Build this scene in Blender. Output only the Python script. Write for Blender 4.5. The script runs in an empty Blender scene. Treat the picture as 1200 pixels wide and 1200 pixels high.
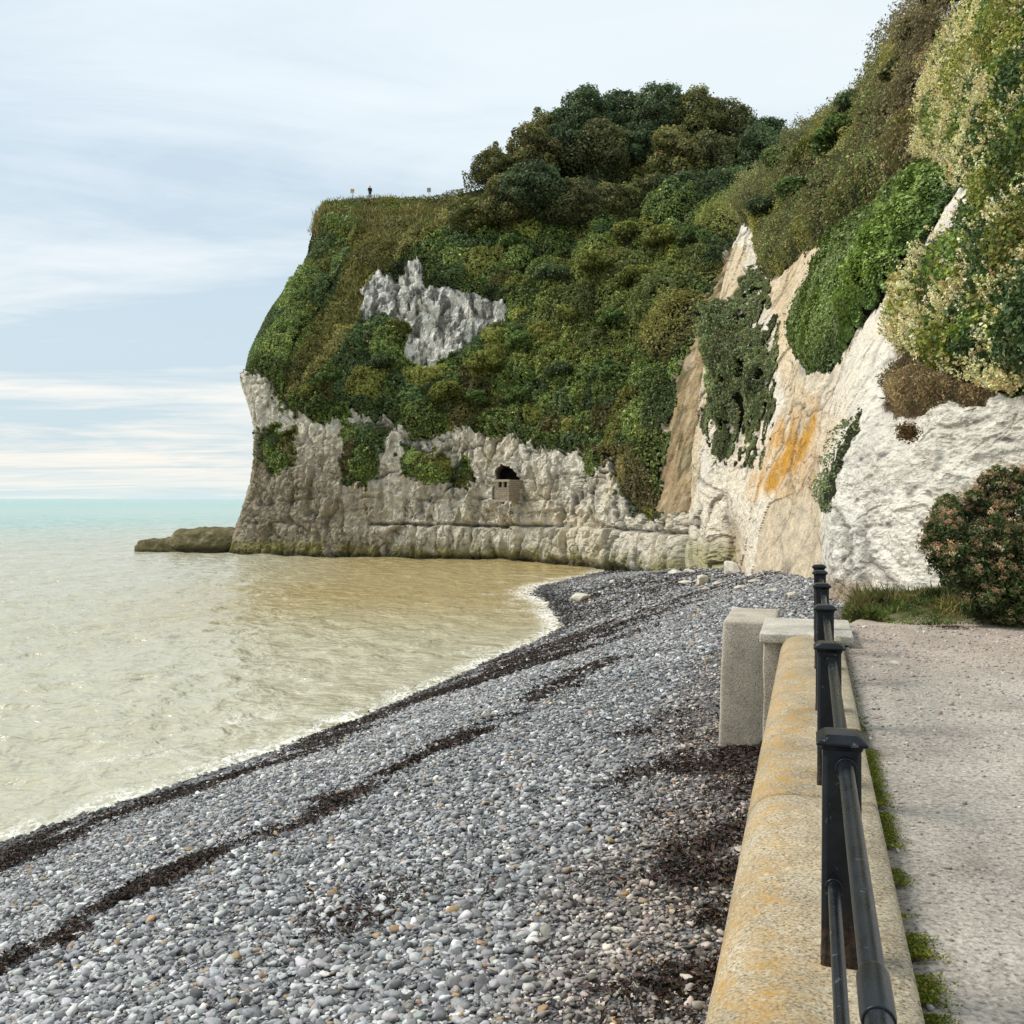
import bpy, math, random
import numpy as np
from mathutils import Vector, Matrix

rng = np.random.default_rng(7)
random.seed(7)
scene = bpy.context.scene
COL = scene.collection
F, HX, HY = 1203.0, 600.0, 584.0        # survey camera: focal length in px, vanishing point of the level view
EYE = 6.5                                # eye height above the sea
def W(px, py, d):                        # surveyed point at distance d -> world
    return ((px - HX) / F * d, d, EYE + (HY - py) / F * d)
def proj(P):
    d = np.maximum(P[..., 1], 0.5)
    return HX + P[..., 0] / d * F, HY - (P[..., 2] - EYE) / d * F
# wall-aligned plan frame: t runs along the sea wall, r to its landward side
UX, UY = 0.2794, 0.9602
def TR(t, r, z=0.0):
    return (t * UX + r * UY, t * UY - r * UX, z)

# ---------------------------------------------------------------- noise
_pr = np.random.default_rng(11)
_perm = _pr.permutation(256); _perm = np.concatenate([_perm, _perm])
_grad = _pr.normal(size=(256, 3)); _grad /= np.linalg.norm(_grad, axis=1)[:, None]
def pn(p, seed=0):
    p = np.asarray(p, float) + seed * 17.31
    i = np.floor(p).astype(int); f = p - i
    w = f * f * f * (f * (f * 6 - 15) + 10)
    i &= 255
    out = 0
    for dx in (0, 1):
        wx = w[:, 0] if dx else 1 - w[:, 0]
        a = _perm[(i[:, 0] + dx) & 255]
        for dy in (0, 1):
            wy = w[:, 1] if dy else 1 - w[:, 1]
            b = _perm[a + ((i[:, 1] + dy) & 255)]
            for dz in (0, 1):
                wz = w[:, 2] if dz else 1 - w[:, 2]
                g = _grad[_perm[b + ((i[:, 2] + dz) & 255)]]
                out = out + wx * wy * wz * (g[:, 0] * (f[:, 0] - dx) + g[:, 1] * (f[:, 1] - dy) + g[:, 2] * (f[:, 2] - dz))
    return out * 1.6
def fbm(p, sc=1.0, oc=4, seed=0, gain=0.5):
    p = np.asarray(p, float) * np.asarray(sc, float); a = 1.0; s = 0; tot = 0
    for k in range(oc):
        s = s + a * pn(p, seed + k); tot += a; a *= gain; p = p * 2.03
    return s / tot
def ridged(p, sc=1.0, oc=3, seed=0):
    p = np.asarray(p, float) * np.asarray(sc, float); a = 1.0; s = 0; tot = 0
    for k in range(oc):
        s = s + a * (1 - 2 * np.abs(pn(p, seed + k))); tot += a; a *= 0.5; p = p * 2.1
    return s / tot
def worley(p, sc=1.0, seed=0):
    """nearest / second nearest hashed feature point and a random value of the nearest cell"""
    p = np.asarray(p, float) * np.asarray(sc, float) + seed * 7.77; i = np.floor(p).astype(int); n = len(p)
    f1 = np.full(n, 9.0); f2 = np.full(n, 9.0); idr = np.zeros(n)
    for dx in (-1, 0, 1):
        a = _perm[(i[:, 0] + dx) & 255]
        for dy in (-1, 0, 1):
            b = _perm[a + ((i[:, 1] + dy) & 255)]
            for dz in (-1, 0, 1):
                h = _perm[b + ((i[:, 2] + dz) & 255)]
                c = np.stack([i[:, 0] + dx + (h * 37 % 256) / 256.0, i[:, 1] + dy + (h * 91 % 256) / 256.0, i[:, 2] + dz + (h * 151 % 256) / 256.0], 1)
                d = np.sqrt(((p - c) ** 2).sum(1)); nw = d < f1
                f2 = np.where(nw, f1, np.minimum(f2, d)); f1 = np.where(nw, d, f1); idr = np.where(nw, (h * 113 % 256) / 255.0, idr)
    return f1, f2, idr
def sstep(a, b, x):
    t = np.clip((x - a) / (b - a), 0, 1); return t * t * (3 - 2 * t)
def inpoly(x, y, poly):
    x = np.asarray(x); y = np.asarray(y); r = np.zeros(x.shape, bool); n = len(poly)
    for k in range(n):
        x0, y0 = poly[k]; x1, y1 = poly[(k + 1) % n]
        if y0 == y1: continue
        c = ((y0 > y) != (y1 > y)) & (x < (x1 - x0) * (y - y0) / (y1 - y0) + x0)
        r ^= c
    return r
def unit(v):
    return v / np.maximum(np.linalg.norm(v, axis=-1, keepdims=True), 1e-9)
def mixc(a, b, t):
    return a * (1 - t[:, None]) + np.asarray(b) * t[:, None]

# ---------------------------------------------------------------- mesh helpers
def mesh_np(name, V, faces, col=None, smooth=True, uvw=None, extra=None):
    """faces: (M,k) int array, or list of such arrays"""
    if not isinstance(faces, list): faces = [faces]
    me = bpy.data.meshes.new(name)
    V = np.ascontiguousarray(V, np.float32)
    me.vertices.add(len(V)); me.vertices.foreach_set('co', V.ravel())
    nl = sum(f.size for f in faces); npoly = sum(len(f) for f in faces)
    me.loops.add(nl); me.polygons.add(npoly)
    me.loops.foreach_set('vertex_index', np.concatenate([f.ravel() for f in faces]).astype(np.int32))
    st = []; o = 0
    for f in faces:
        st.append(o + np.arange(len(f)) * f.shape[1]); o += f.size
    me.polygons.foreach_set('loop_start', np.concatenate(st).astype(np.int32))
    me.polygons.foreach_set('use_smooth', np.full(npoly, smooth, bool))
    me.update(calc_edges=True)
    if col is not None:
        a = me.color_attributes.new('Col', 'FLOAT_COLOR', 'POINT')
        c = np.ones((len(V), 4), np.float32); c[:, :col.shape[1]] = col
        a.data.foreach_set('color', c.ravel())
    for k, v in (extra or {}).items():
        a = me.attributes.new(k, 'FLOAT', 'POINT'); a.data.foreach_set('value', np.ascontiguousarray(v, np.float32))
    return me
def link(name, me, mat=None, parent=None):
    o = bpy.data.objects.new(name, me); COL.objects.link(o)
    if mat is not None and me is not None and len(me.materials) == 0: me.materials.append(mat)
    if parent is not None: o.parent = parent
    return o
def tag(o, label=None, cat=None, group=None, kind=None):
    if label: o['label'] = label
    if cat: o['category'] = cat
    if group: o['group'] = group
    if kind: o['kind'] = kind
    return o
def empty(name, loc, label=None, cat=None, group=None, rz=0.0):
    o = bpy.data.objects.new(name, None); COL.objects.link(o); o.location = loc; o.rotation_euler = (0, 0, rz)
    o.empty_display_size = 0.3
    return tag(o, label, cat, group)
def copy_thing(src, loc, rz, sc=(1, 1, 1), label=None, group=None):
    r = src.copy(); COL.objects.link(r); r.location = loc; r.rotation_euler = (0, 0, rz); r.scale = sc
    if label: r['label'] = label
    if group: r['group'] = group
    for ch in list(src.children):
        c = ch.copy(); COL.objects.link(c); c.parent = r
        for g in ch.children:
            d = g.copy(); COL.objects.link(d); d.parent = c
    return r
def grid_faces(nr, nc):
    a = np.arange(nr * nc).reshape(nr, nc)
    return np.stack([a[:-1, :-1], a[:-1, 1:], a[1:, 1:], a[1:, :-1]], -1).reshape(-1, 4)

class MB:                                 # small mesh builder for hard-surface things
    def __init__(s): s.v = []; s.f = []
    def add(s, vs, fs):
        o = len(s.v); s.v += [tuple(v) for v in vs]; s.f += [tuple(i + o for i in f) for f in fs]
    def loft(s, rings, cap=True):
        n = len(rings[0]); vs = [p for r in rings for p in r]; fs = []
        for k in range(len(rings) - 1):
            for i in range(n):
                j = (i + 1) % n
                fs.append((k * n + i, k * n + j, (k + 1) * n + j, (k + 1) * n + i))
        if cap: fs.append(tuple(range(n))[::-1]); fs.append(tuple((len(rings) - 1) * n + i for i in range(n)))
        s.add(vs, fs)
    def tube(s, pts, rad, n=10, cap=True):
        rings = []
        pts = [Vector(p) for p in pts]
        for k, p in enumerate(pts):
            d = (pts[min(k + 1, len(pts) - 1)] - pts[max(k - 1, 0)]).normalized()
            up = Vector((0, 0, 1)) if abs(d.z) < 0.9 else Vector((1, 0, 0))
            a = d.cross(up).normalized(); b = d.cross(a).normalized()
            r = rad[k] if hasattr(rad, '__len__') else rad
            rings.append([p + a * (r * math.cos(2 * math.pi * i / n)) + b * (r * math.sin(2 * math.pi * i / n)) for i in range(n)])
        s.loft(rings, cap)
    def build(s, name, mat, parent=None, smooth=False, bevel=0.0, seg=2):
        me = bpy.data.meshes.new(name); me.from_pydata(s.v, [], s.f); me.update()
        import bmesh
        bm = bmesh.new(); bm.from_mesh(me); bmesh.ops.recalc_face_normals(bm, faces=bm.faces); bm.to_mesh(me); bm.free()
        if smooth:
            me.polygons.foreach_set('use_smooth', np.full(len(me.polygons), True))
            try: me.set_sharp_from_angle(angle=math.radians(40))
            except Exception: pass
        o = link(name, me, mat, parent)
        if bevel > 0:
            m = o.modifiers.new('bevel', 'BEVEL'); m.width = bevel; m.segments = seg; m.limit_method = 'ANGLE'
        return o

# ---------------------------------------------------------------- materials
def new_mat(name):
    m = bpy.data.materials.new(name); m.use_nodes = True
    nt = m.node_tree; b = nt.nodes['Principled BSDF']
    return m, nt, b
def nd(nt, typ, **kw):
    n = nt.nodes.new(typ)
    for k, v in kw.items():
        if k in n.inputs: n.inputs[k].default_value = v
        else: setattr(n, k, v)
    return n
def ramp(nt, stops, fac=None, interp='LINEAR'):
    n = nt.nodes.new('ShaderNodeValToRGB'); n.color_ramp.interpolation = interp
    e = n.color_ramp.elements
    while len(e) < len(stops): e.new(0.5)
    for k, (p, c) in enumerate(stops):
        e[k].position = p; e[k].color = (c if hasattr(c, '__len__') else (c, c, c)) + (1,) if hasattr(c, '__len__') else (c, c, c, 1)
    if fac is not None: nt.links.new(fac, n.inputs[0])
    return n
def mixn(nt, fac, a, b, mode='MIX'):
    n = nt.nodes.new('ShaderNodeMix'); n.data_type = 'RGBA'; n.blend_type = mode
    for sock, v in ((n.inputs[0], fac), (n.inputs[6], a), (n.inputs[7], b)):
        if hasattr(v, 'is_linked'): nt.links.new(v, sock)
        elif hasattr(v, '__len__'): sock.default_value = tuple(v) + (1,) if len(v) == 3 else v
        else: sock.default_value = v
    return n.outputs[2]
def mth(nt, op, a, b=0.0, clamp=False):
    n = nt.nodes.new('ShaderNodeMath'); n.operation = op; n.use_clamp = clamp
    for k, v in ((0, a), (1, b)):
        if hasattr(v, 'is_linked'): nt.links.new(v, n.inputs[k])
        else: n.inputs[k].default_value = v
    return n.outputs[0]
def pos(nt):
    return nt.nodes.new('ShaderNodeNewGeometry').outputs['Position']
def noise(nt, vec, scale, detail=4, rough=0.55, dist=0.0):
    n = nd(nt, 'ShaderNodeTexNoise'); n.inputs['Scale'].default_value = scale; n.inputs['Detail'].default_value = detail
    n.inputs['Roughness'].default_value = rough; n.inputs['Distortion'].default_value = dist
    if vec is not None: nt.links.new(vec, n.inputs['Vector'])
    return n.outputs[0]
def voro(nt, vec, scale, feature='F1', rnd=1.0):
    n = nd(nt, 'ShaderNodeTexVoronoi'); n.feature = feature; n.inputs['Scale'].default_value = scale; n.inputs['Randomness'].default_value = rnd
    nt.links.new(vec, n.inputs['Vector']); return n
def bump(nt, h, strength, dist, prev=None):
    n = nt.nodes.new('ShaderNodeBump'); n.inputs['Strength'].default_value = strength; n.inputs['Distance'].default_value = dist
    nt.links.new(h, n.inputs['Height'])
    if prev is not None: nt.links.new(prev, n.inputs['Normal'])
    return n.outputs[0]
def attr(nt, name, typ='GEOMETRY'):
    n = nt.nodes.new('ShaderNodeAttribute'); n.attribute_name = name; n.attribute_type = typ
    return n

def rock_mat(name, scale, bumps, sy=1.0):
    m, nt, b = new_mat(name); p0 = pos(nt); mp_ = nt.nodes.new('ShaderNodeMapping'); mp_.inputs['Scale'].default_value = (1, sy, 1); nt.links.new(p0, mp_.inputs['Vector']); p = mp_.outputs[0]; c = attr(nt, 'Col').outputs['Color']
    n1 = noise(nt, p, scale, 6, 0.65); n2 = noise(nt, p, scale * 5, 5, 0.7)
    v = ramp(nt, [(0.25, 0.62), (0.5, 1.0), (0.75, 1.25)], n1).outputs[0]
    v2 = ramp(nt, [(0.3, 0.72), (0.55, 1.0), (0.75, 1.15)], n2).outputs[0]
    k = mixn(nt, 1.0, mixn(nt, 1.0, c, v, 'MULTIPLY'), v2, 'MULTIPLY')
    pits = ramp(nt, [(0.30, 1.0), (0.40, 0.0)], noise(nt, p, scale * 3.1, 3, 0.6)).outputs[0]
    k = mixn(nt, mth(nt, 'MULTIPLY', pits, 0.45), k, mixn(nt, 1.0, k, (0.35, 0.33, 0.30), 'MULTIPLY'))
    nt.links.new(k, b.inputs['Base Color']); b.inputs['Roughness'].default_value = 0.95; b.inputs['Specular IOR Level'].default_value = 0.15
    nn = bump(nt, n1, 0.9, bumps[0]); nn = bump(nt, n2, 0.9, bumps[1], nn); nn = bump(nt, noise(nt, p, scale * 14, 4, 0.7), 0.8, bumps[1] * 0.35, nn)
    nn = bump(nt, voro(nt, p, scale * 2.2).outputs[0], 0.5, bumps[1], nn)
    nt.links.new(nn, b.inputs['Normal'])
    return m
def leaf_mat(name, rough=0.5, spec=0.35, trans=0.25, var=0.25, gain=(1, 1, 1)):
    m, nt, b = new_mat(name); c = attr(nt, 'Col').outputs['Color']
    oi = nd(nt, 'ShaderNodeObjectInfo').outputs['Random']
    hsv = nt.nodes.new('ShaderNodeHueSaturation'); nt.links.new(c, hsv.inputs['Color'])
    mr = nt.nodes.new('ShaderNodeMapRange'); nt.links.new(oi, mr.inputs[0]); mr.inputs[3].default_value = 1 - var; mr.inputs[4].default_value = 1 + var
    nt.links.new(mr.outputs[0], hsv.inputs['Value'])
    nz = noise(nt, pos(nt), 3.0, 3)
    k = mixn(nt, 1.0, mixn(nt, 1.0, hsv.outputs[0], gain, 'MULTIPLY'), ramp(nt, [(0.3, 0.75), (0.7, 1.2)], nz).outputs[0], 'MULTIPLY')
    nt.links.new(k, b.inputs['Base Color']); b.inputs['Roughness'].default_value = rough; b.inputs['Specular IOR Level'].default_value = spec
    if trans > 0:
        t = nt.nodes.new('ShaderNodeBsdfTranslucent'); nt.links.new(k, t.inputs['Color'])
        mx = nt.nodes.new('ShaderNodeMixShader'); mx.inputs[0].default_value = trans
        nt.links.new(b.outputs[0], mx.inputs[1]); nt.links.new(t.outputs[0], mx.inputs[2])
        nt.links.new(mx.outputs[0], nt.nodes['Material Output'].inputs['Surface'])
    return m
def attr_mat(name, rough=0.7, spec=0.3, nscale=30.0, nb=0.01):
    m, nt, b = new_mat(name); c = attr(nt, 'Col').outputs['Color']; n = noise(nt, pos(nt), nscale, 4)
    k = mixn(nt, 1.0, c, ramp(nt, [(0.3, 0.7), (0.7, 1.25)], n).outputs[0], 'MULTIPLY')
    nt.links.new(k, b.inputs['Base Color']); b.inputs['Roughness'].default_value = rough; b.inputs['Specular IOR Level'].default_value = spec
    if nb: nt.links.new(bump(nt, n, 0.6, nb), b.inputs['Normal'])
    return m
def plain_mat(name, c1, c2, scale, rough=0.8, spec=0.3, b1=0.004, metal=0.0):
    m, nt, b = new_mat(name); p = pos(nt); n = noise(nt, p, scale, 6, 0.6)
    k = ramp(nt, [(0.32, tuple(c1)), (0.68, tuple(c2))], n).outputs[0]
    nt.links.new(k, b.inputs['Base Color']); b.inputs['Roughness'].default_value = rough; b.inputs['Specular IOR Level'].default_value = spec
    b.inputs['Metallic'].default_value = metal
    if b1: nt.links.new(bump(nt, n, 0.7, b1), b.inputs['Normal'])
    return m

# ---------------------------------------------------------------- foliage
def leaf_geo(C, N, size, col, aspect=0.6, flat=0.45, droop=0.0):
    """one folded diamond leaf per centre, normals jittered about N"""
    n = len(C); size = np.broadcast_to(size, (n,))[:, None]
    N = unit(N + rng.normal(size=(n, 3)) * flat)
    T = rng.normal(size=(n, 3)); T[:, 2] -= droop
    T = unit(T - N * (T * N).sum(1, keepdims=True)); B = np.cross(N, T)
    asp = aspect * rng.uniform(0.75, 1.3, (n, 1))
    fold = N * size * 0.12
    v = np.stack([C - T * size * 0.5, C + B * size * 0.5 * asp + fold + T * size * 0.05, C + T * size * 0.55, C - B * size * 0.5 * asp + fold + T * size * 0.05], 1).reshape(-1, 3)
    return v, np.arange(4 * n).reshape(n, 4), np.repeat(col, 4, 0)
def blade_geo(C, H, w, col, lean=0.35, up=(0, 0, 1), curl=0.5):
    n = len(C); up = np.broadcast_to(np.asarray(up, float), (n, 3))
    D = unit(up + rng.normal(size=(n, 3)) * lean); H = np.broadcast_to(H, (n,))[:, None]; w = np.broadcast_to(w, (n,))[:, None]
    S = unit(np.cross(D, rng.normal(size=(n, 3)))); Bn = unit(rng.normal(size=(n, 3))) * curl
    m = C + D * H * 0.55; tip = C + (D * 1.0 + Bn * 0.5) * H
    v = np.stack([C - S * w, C + S * w, m + S * w * 0.8, tip, m - S * w * 0.8], 1).reshape(-1, 3)
    return v, np.arange(5 * n).reshape(n, 5), np.repeat(col, 5, 0)
def join_geo(gs):
    vs = []; fs = {}; cs = []; o = 0
    for v, f, c in gs:
        vs.append(v); cs.append(c); fs.setdefault(f.shape[1], []).append(f + o); o += len(v)
    return np.concatenate(vs), [np.concatenate(x) for x in fs.values()], np.concatenate(cs)
def palette(n, cols, wts=None, jit=0.18):
    cols = np.asarray(cols, float); k = rng.choice(len(cols), n, p=None if wts is None else np.asarray(wts) / np.sum(wts))
    return cols[k] * np.exp(rng.normal(size=(n, 1)) * jit) * np.exp(rng.normal(size=(n, 3)) * 0.045)
def lobes_leaves(lobes, n, thick=0.25, up_bias=0.25):
    """points on the outer shell of a union of ellipsoids: lobes (k,6) centre+radii"""
    L = np.asarray(lobes, float); a = L[:, 3] * L[:, 4] + L[:, 4] * L[:, 5]
    k = rng.choice(len(L), int(n * 1.7), p=a / a.sum())
    D = rng.normal(size=(len(k), 3)); D[:, 2] += up_bias; D = unit(D)
    rr = 1 - thick * rng.random(len(k)) ** 1.5 + 0.10 * rng.normal(size=len(k)).clip(-1, 2)
    bumpy = 1 + 0.18 * pn(D * 2.3 + k[:, None] * 3.7)
    P = L[k, :3] + D * L[k, 3:6] * (rr * bumpy)[:, None]
    N = unit(D / L[k, 3:6]); ok = np.ones(len(k), bool)
    for j in range(len(L)):
        q = (((P - L[j, :3]) / L[j, 3:6]) ** 2).sum(1)
        ok &= (q > 0.55) | (k == j)
    P, N, k = P[ok][:n], N[ok][:n], k[ok][:n]
    return P, N, k
# ================================================================ beach height field (rel. to the eye, then + EYE)
_ctl = []
for px, py in [(-200,1075),(0,985),(130,945),(250,905),(400,850),(520,800),(600,765),(655,738),(645,712),(625,697),(660,681),(700,672),(725,668)]:
    d = EYE * F / (py - HY); _ctl.append(((px - HX) / F * d, d, -EYE))
_sh = list(_ctl)
for (x, y, z) in _sh[:9]: _ctl.append((x - 4.5, y + 1.8, -7.6))
for (x, y, z) in _sh[7:12]: _ctl.append((x - 7, y + 2.0, -7.6))
for (x, y, z) in _sh[2:7]: _ctl.append((x - 14, y + 6, -9.0))
for t in (-2, 2, 5, 8, 11, 13.5): _ctl.append(TR(t, -0.32, -3.05))
for t in (-2, 3, 8, 13): _ctl.append(TR(t, -4.5, -3.75))
_ctl += [(4.4, 16, -2.9), (5.6, 20, -2.6), (8.3, 28.5, -2.35), (10.3, 40, -2.8), (12.2, 53, -3.7), (11.3, 66, -4.5), (11.5, 80, -5.7), (11.5, 90, -6.3), (14, 25, -2.0), (20, 45, -2.6), (20, 75, -4.5)]
_ctl = np.array(_ctl)
def _tps(r2): return r2 * np.log(r2 + 1e-9) * 0.5
_n = len(_ctl); _K = _tps(((_ctl[:, None, :2] - _ctl[None, :, :2]) ** 2).sum(-1)) + np.eye(_n) * 2.0
_Pm = np.c_[np.ones(_n), _ctl[:, :2]]
_A = np.block([[_K, _Pm], [_Pm.T, np.zeros((3, 3))]]); _w = np.linalg.solve(_A, np.r_[_ctl[:, 2], 0, 0, 0])
def beach_rel(x, y):
    x = np.asarray(x, float); y = np.asarray(y, float); s = _w[_n] + _w[_n + 1] * x + _w[_n + 2] * y
    for k in range(_n): s = s + _w[k] * _tps((x - _ctl[k, 0]) ** 2 + (y - _ctl[k, 1]) ** 2)
    return np.clip(s, -12, -1.9)
def beach_z(x, y): return beach_rel(x, y) + EYE
def beach_hit(px, py):
    px = np.atleast_1d(np.asarray(px, float)); py = np.atleast_1d(np.asarray(py, float))
    d = 4.5 * F / (py - HY)
    for _ in range(60):
        d2 = -beach_rel((px - HX) / F * d, d) * F / (py - HY); d = d + (d2 - d) * 0.35
    return (px - HX) / F * d, d

# beach sheet
ny = 420; ys = 0.5 + 109.5 * np.linspace(0, 1, ny) ** 1.6; nx = 330
xs = np.linspace(-1, 1, nx); X = np.zeros((ny, nx)); Y = np.repeat(ys[:, None], nx, 1)
X = (xs[None, :] * (15 + 0.22 * ys[:, None]))
Z = beach_z(X.ravel(), Y.ravel()).reshape(ny, nx)
P = np.stack([X, Y, Z], -1).reshape(-1, 3)
P[:, 2] += 0.05 * fbm(P, 0.35, 3, 5) + 0.02 * fbm(P, 1.6, 2, 9) - 0.03
hz = P[:, 2]
bc = np.tile(np.array([0.13, 0.13, 0.135]), (len(P), 1)) * (0.8 + 0.5 * (0.5 + 0.5 * fbm(P, 0.5, 3, 21)))[:, None]
far = sstep(25, 60, P[:, 1]); bc = bc * (1 + 0.4 * far[:, None])
wet = 1 - sstep(0.05, 0.55, hz); bc *= (1 - 0.55 * wet)[:, None]
chalky = sstep(0.15, 0.6, fbm(P, 0.8, 3, 31)) * sstep(35, 55, P[:, 1]) * sstep(0.1, 2.5, P[:, 2] - 1.2)
bc = mixc(bc, (0.45, 0.42, 0.36), chalky * 0.5)
m_beach = attr_mat('shingle_ground', 0.85, 0.3, 26.0, 0.03)
nt = m_beach.node_tree; b = nt.nodes['Principled BSDF']
vv = voro(nt, pos(nt), 16.0)
stone = ramp(nt, [(0.0, (1.5, 1.5, 1.55)), (0.45, (1.0, 1.0, 1.02)), (0.75, (0.35, 0.35, 0.36))], vv.outputs['Distance']).outputs[0]
tone = ramp(nt, [(0.0, (0.55, 0.56, 0.6)), (0.5, (1.0, 1.0, 1.0)), (0.85, (1.6, 1.55, 1.45)), (1.0, (2.2, 2.1, 1.9))], vv.outputs['Color']).outputs[0]
src = b.inputs['Base Color'].links[0].from_socket
nt.links.new(mixn(nt, 1.0, mixn(nt, 1.0, src, stone, 'MULTIPLY'), tone, 'MULTIPLY'), b.inputs['Base Color'])
nt.links.new(bump(nt, ramp(nt, [(0, 1.0), (0.8, 0.0)], vv.outputs['Distance']).outputs[0], 1.0, 0.04), b.inputs['Normal'])
o = link('beach', mesh_np('beach', P, grid_faces(ny, nx), bc), m_beach)
tag(o, 'grey shingle beach sloping from the sea wall down to the sea', 'beach', kind='structure')

# ---------------------------------------------------------------- pebbles: countless, one object instancing a small stone
def beach_points(n, ylo, yhi, dens_pow=1.0):
    out = []
    while sum(len(q) for q in out) < n:
        y = ylo + (yhi - ylo) * rng.random(400000) ** dens_pow
        x = rng.uniform(-0.62, 0.42, len(y)) * y
        z = beach_z(x, y)
        r = x * UY - y * UX; t = x * UX + y * UY
        ok = (z > -0.25) & ((r < -0.30) | (t > 13.2)) & (r < 3)
        ok &= ~((t > 12.6) & (r > 0.2) & (t < 24))
        out.append(np.stack([x, y, z], 1)[ok])
    return np.concatenate(out)[:n]
def pebble_mat():
    m, nt, b = new_mat('pebble_stone'); c = attr(nt, 'pc', 'INSTANCER').outputs['Color']
    tc = nd(nt, 'ShaderNodeTexCoord').outputs['Object']
    n = noise(nt, pos(nt), 35.0, 4, 0.6)
    k = mixn(nt, 1.0, c, ramp(nt, [(0.3, 0.75), (0.6, 1.08), (0.75, 1.35)], n).outputs[0], 'MULTIPLY')
    nt.links.new(k, b.inputs['Base Color']); b.inputs['Roughness'].default_value = 0.62; b.inputs['Specular IOR Level'].default_value = 0.35
    return m
def stones_group(name, mat, sub=2):
    ng = bpy.data.node_groups.new(name, 'GeometryNodeTree')
    ng.interface.new_socket('Geometry', in_out='INPUT', socket_type='NodeSocketGeometry')
    ng.interface.new_socket('Geometry', in_out='OUTPUT', socket_type='NodeSocketGeometry')
    N = ng.nodes.new; L = ng.links.new
    gi = N('NodeGroupInput'); go = N('NodeGroupOutput'); ico = N('GeometryNodeMeshIcoSphere'); ico.inputs['Radius'].default_value = 1; ico.inputs['Subdivisions'].default_value = sub
    sp = N('GeometryNodeSetPosition'); nz = N('ShaderNodeTexNoise'); nz.inputs['Scale'].default_value = 0.9; nz.inputs['Detail'].default_value = 0
    ps = N('GeometryNodeInputPosition'); L(ps.outputs[0], nz.inputs['Vector'])
    s1 = N('ShaderNodeVectorMath'); s1.operation = 'SUBTRACT'; s1.inputs[1].default_value = (0.5, 0.5, 0.5); L(nz.outputs['Color'], s1.inputs[0])
    s2 = N('ShaderNodeVectorMath'); s2.operation = 'SCALE'; s2.inputs['Scale'].default_value = 0.9; L(s1.outputs[0], s2.inputs[0]); L(s2.outputs[0], sp.inputs['Offset'])
    L(ico.outputs['Mesh'], sp.inputs['Geometry'])
    ss = N('GeometryNodeSetShadeSmooth'); L(sp.outputs[0], ss.inputs['Geometry'])
    sm = N('GeometryNodeSetMaterial'); sm.inputs['Material'].default_value = mat; L(ss.outputs[0], sm.inputs['Geometry'])
    ip = N('GeometryNodeInstanceOnPoints'); L(gi.outputs[0], ip.inputs['Points']); L(sm.outputs[0], ip.inputs['Instance'])
    for nm, dst in (('rot', 'Rotation'), ('scl', 'Scale')):
        na = N('GeometryNodeInputNamedAttribute'); na.data_type = 'FLOAT_VECTOR'; na.inputs['Name'].default_value = nm
        if nm == 'rot':
            er = N('FunctionNodeEulerToRotation'); L(na.outputs['Attribute'], er.inputs[0]); L(er.outputs[0], ip.inputs[dst])
        else: L(na.outputs['Attribute'], ip.inputs[dst])
    L(ip.outputs[0], go.inputs[0])
    return ng
def stones_object(name, P, S, cols, mat, sub=2, flat=0.5, tilt=0.35):
    n = len(P); me = bpy.data.meshes.new(name); me.vertices.add(n); me.vertices.foreach_set('co', np.ascontiguousarray(P, np.float32).ravel())
    rot = np.stack([rng.normal(size=n) * tilt, rng.normal(size=n) * tilt, rng.uniform(0, 6.283, n)], 1)
    scl = np.stack([S * rng.uniform(0.9, 1.4, n), S * rng.uniform(0.75, 1.0, n), S * rng.uniform(flat * 0.8, flat * 1.5, n)], 1)
    for k, v in (('rot', rot), ('scl', scl)):
        a = me.attributes.new(k, 'FLOAT_VECTOR', 'POINT'); a.data.foreach_set('vector', np.ascontiguousarray(v, np.float32).ravel())
    a = me.attributes.new('pc', 'FLOAT_COLOR', 'POINT'); c = np.ones((n, 4), np.float32); c[:, :3] = cols; a.data.foreach_set('color', c.ravel())
    o = link(name, me, mat); md = o.modifiers.new('stones', 'NODES'); md.node_group = stones_group(name + '_group', mat, sub)
    return o
PEB = [(0.15, 0.155, 0.165), (0.23, 0.235, 0.245), (0.34, 0.345, 0.35), (0.48, 0.475, 0.46), (0.62, 0.60, 0.56), (0.085, 0.088, 0.095), (0.33, 0.22, 0.12), (0.30, 0.26, 0.21)]
PEBW = [22, 27, 22, 11, 5, 9, 2.0, 4]
pa = beach_points(105000, 5.0, 21.0, 1.0); sa = 0.0185 * np.exp(rng.normal(size=len(pa)) * 0.46).clip(0.42, 3.0)
pb = beach_points(76000, 20.0, 42.0, 1.0); sb = 0.0275 * np.exp(rng.normal(size=len(pb)) * 0.35).clip(0.5, 2.4)
pc_ = beach_points(52000, 40.0, 98.0, 0.9); sc_ = 0.05 * np.exp(rng.normal(size=len(pc_)) * 0.35).clip(0.5, 2.4)
pp = np.concatenate([pa, pb, pc_]); ss_ = np.concatenate([sa, sb, sc_])
pp[:, 2] += 0.05 * fbm(pp, 0.35, 3, 5) + 0.02 * fbm(pp, 1.6, 2, 9) - 0.03 + ss_ * rng.uniform(0.0, 0.75, len(pp))
pcol = palette(len(pp), PEB, PEBW, 0.14); pg_ = pcol.mean(1, keepdims=True); pcol = np.where((pcol.max(1, keepdims=True) - pcol.min(1, keepdims=True)) / pg_ < .35, pcol * .5 + pg_ * np.array([1.0, 1.0, 1.005]) * .5, pcol); pcol = (pcol * .97 + .03 * .30) * np.array([1.0, 1.0, .99]) * 1.03
wet = 1 - sstep(0.10, 0.50, pp[:, 2] + 0.12 * fbm(pp, 0.5, 2, 44)); pcol *= (1 - 0.6 * wet)[:, None]
tz = pp[:, 0] * UY - pp[:, 1] * UX                     # browner, finer shingle right against the wall
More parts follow.
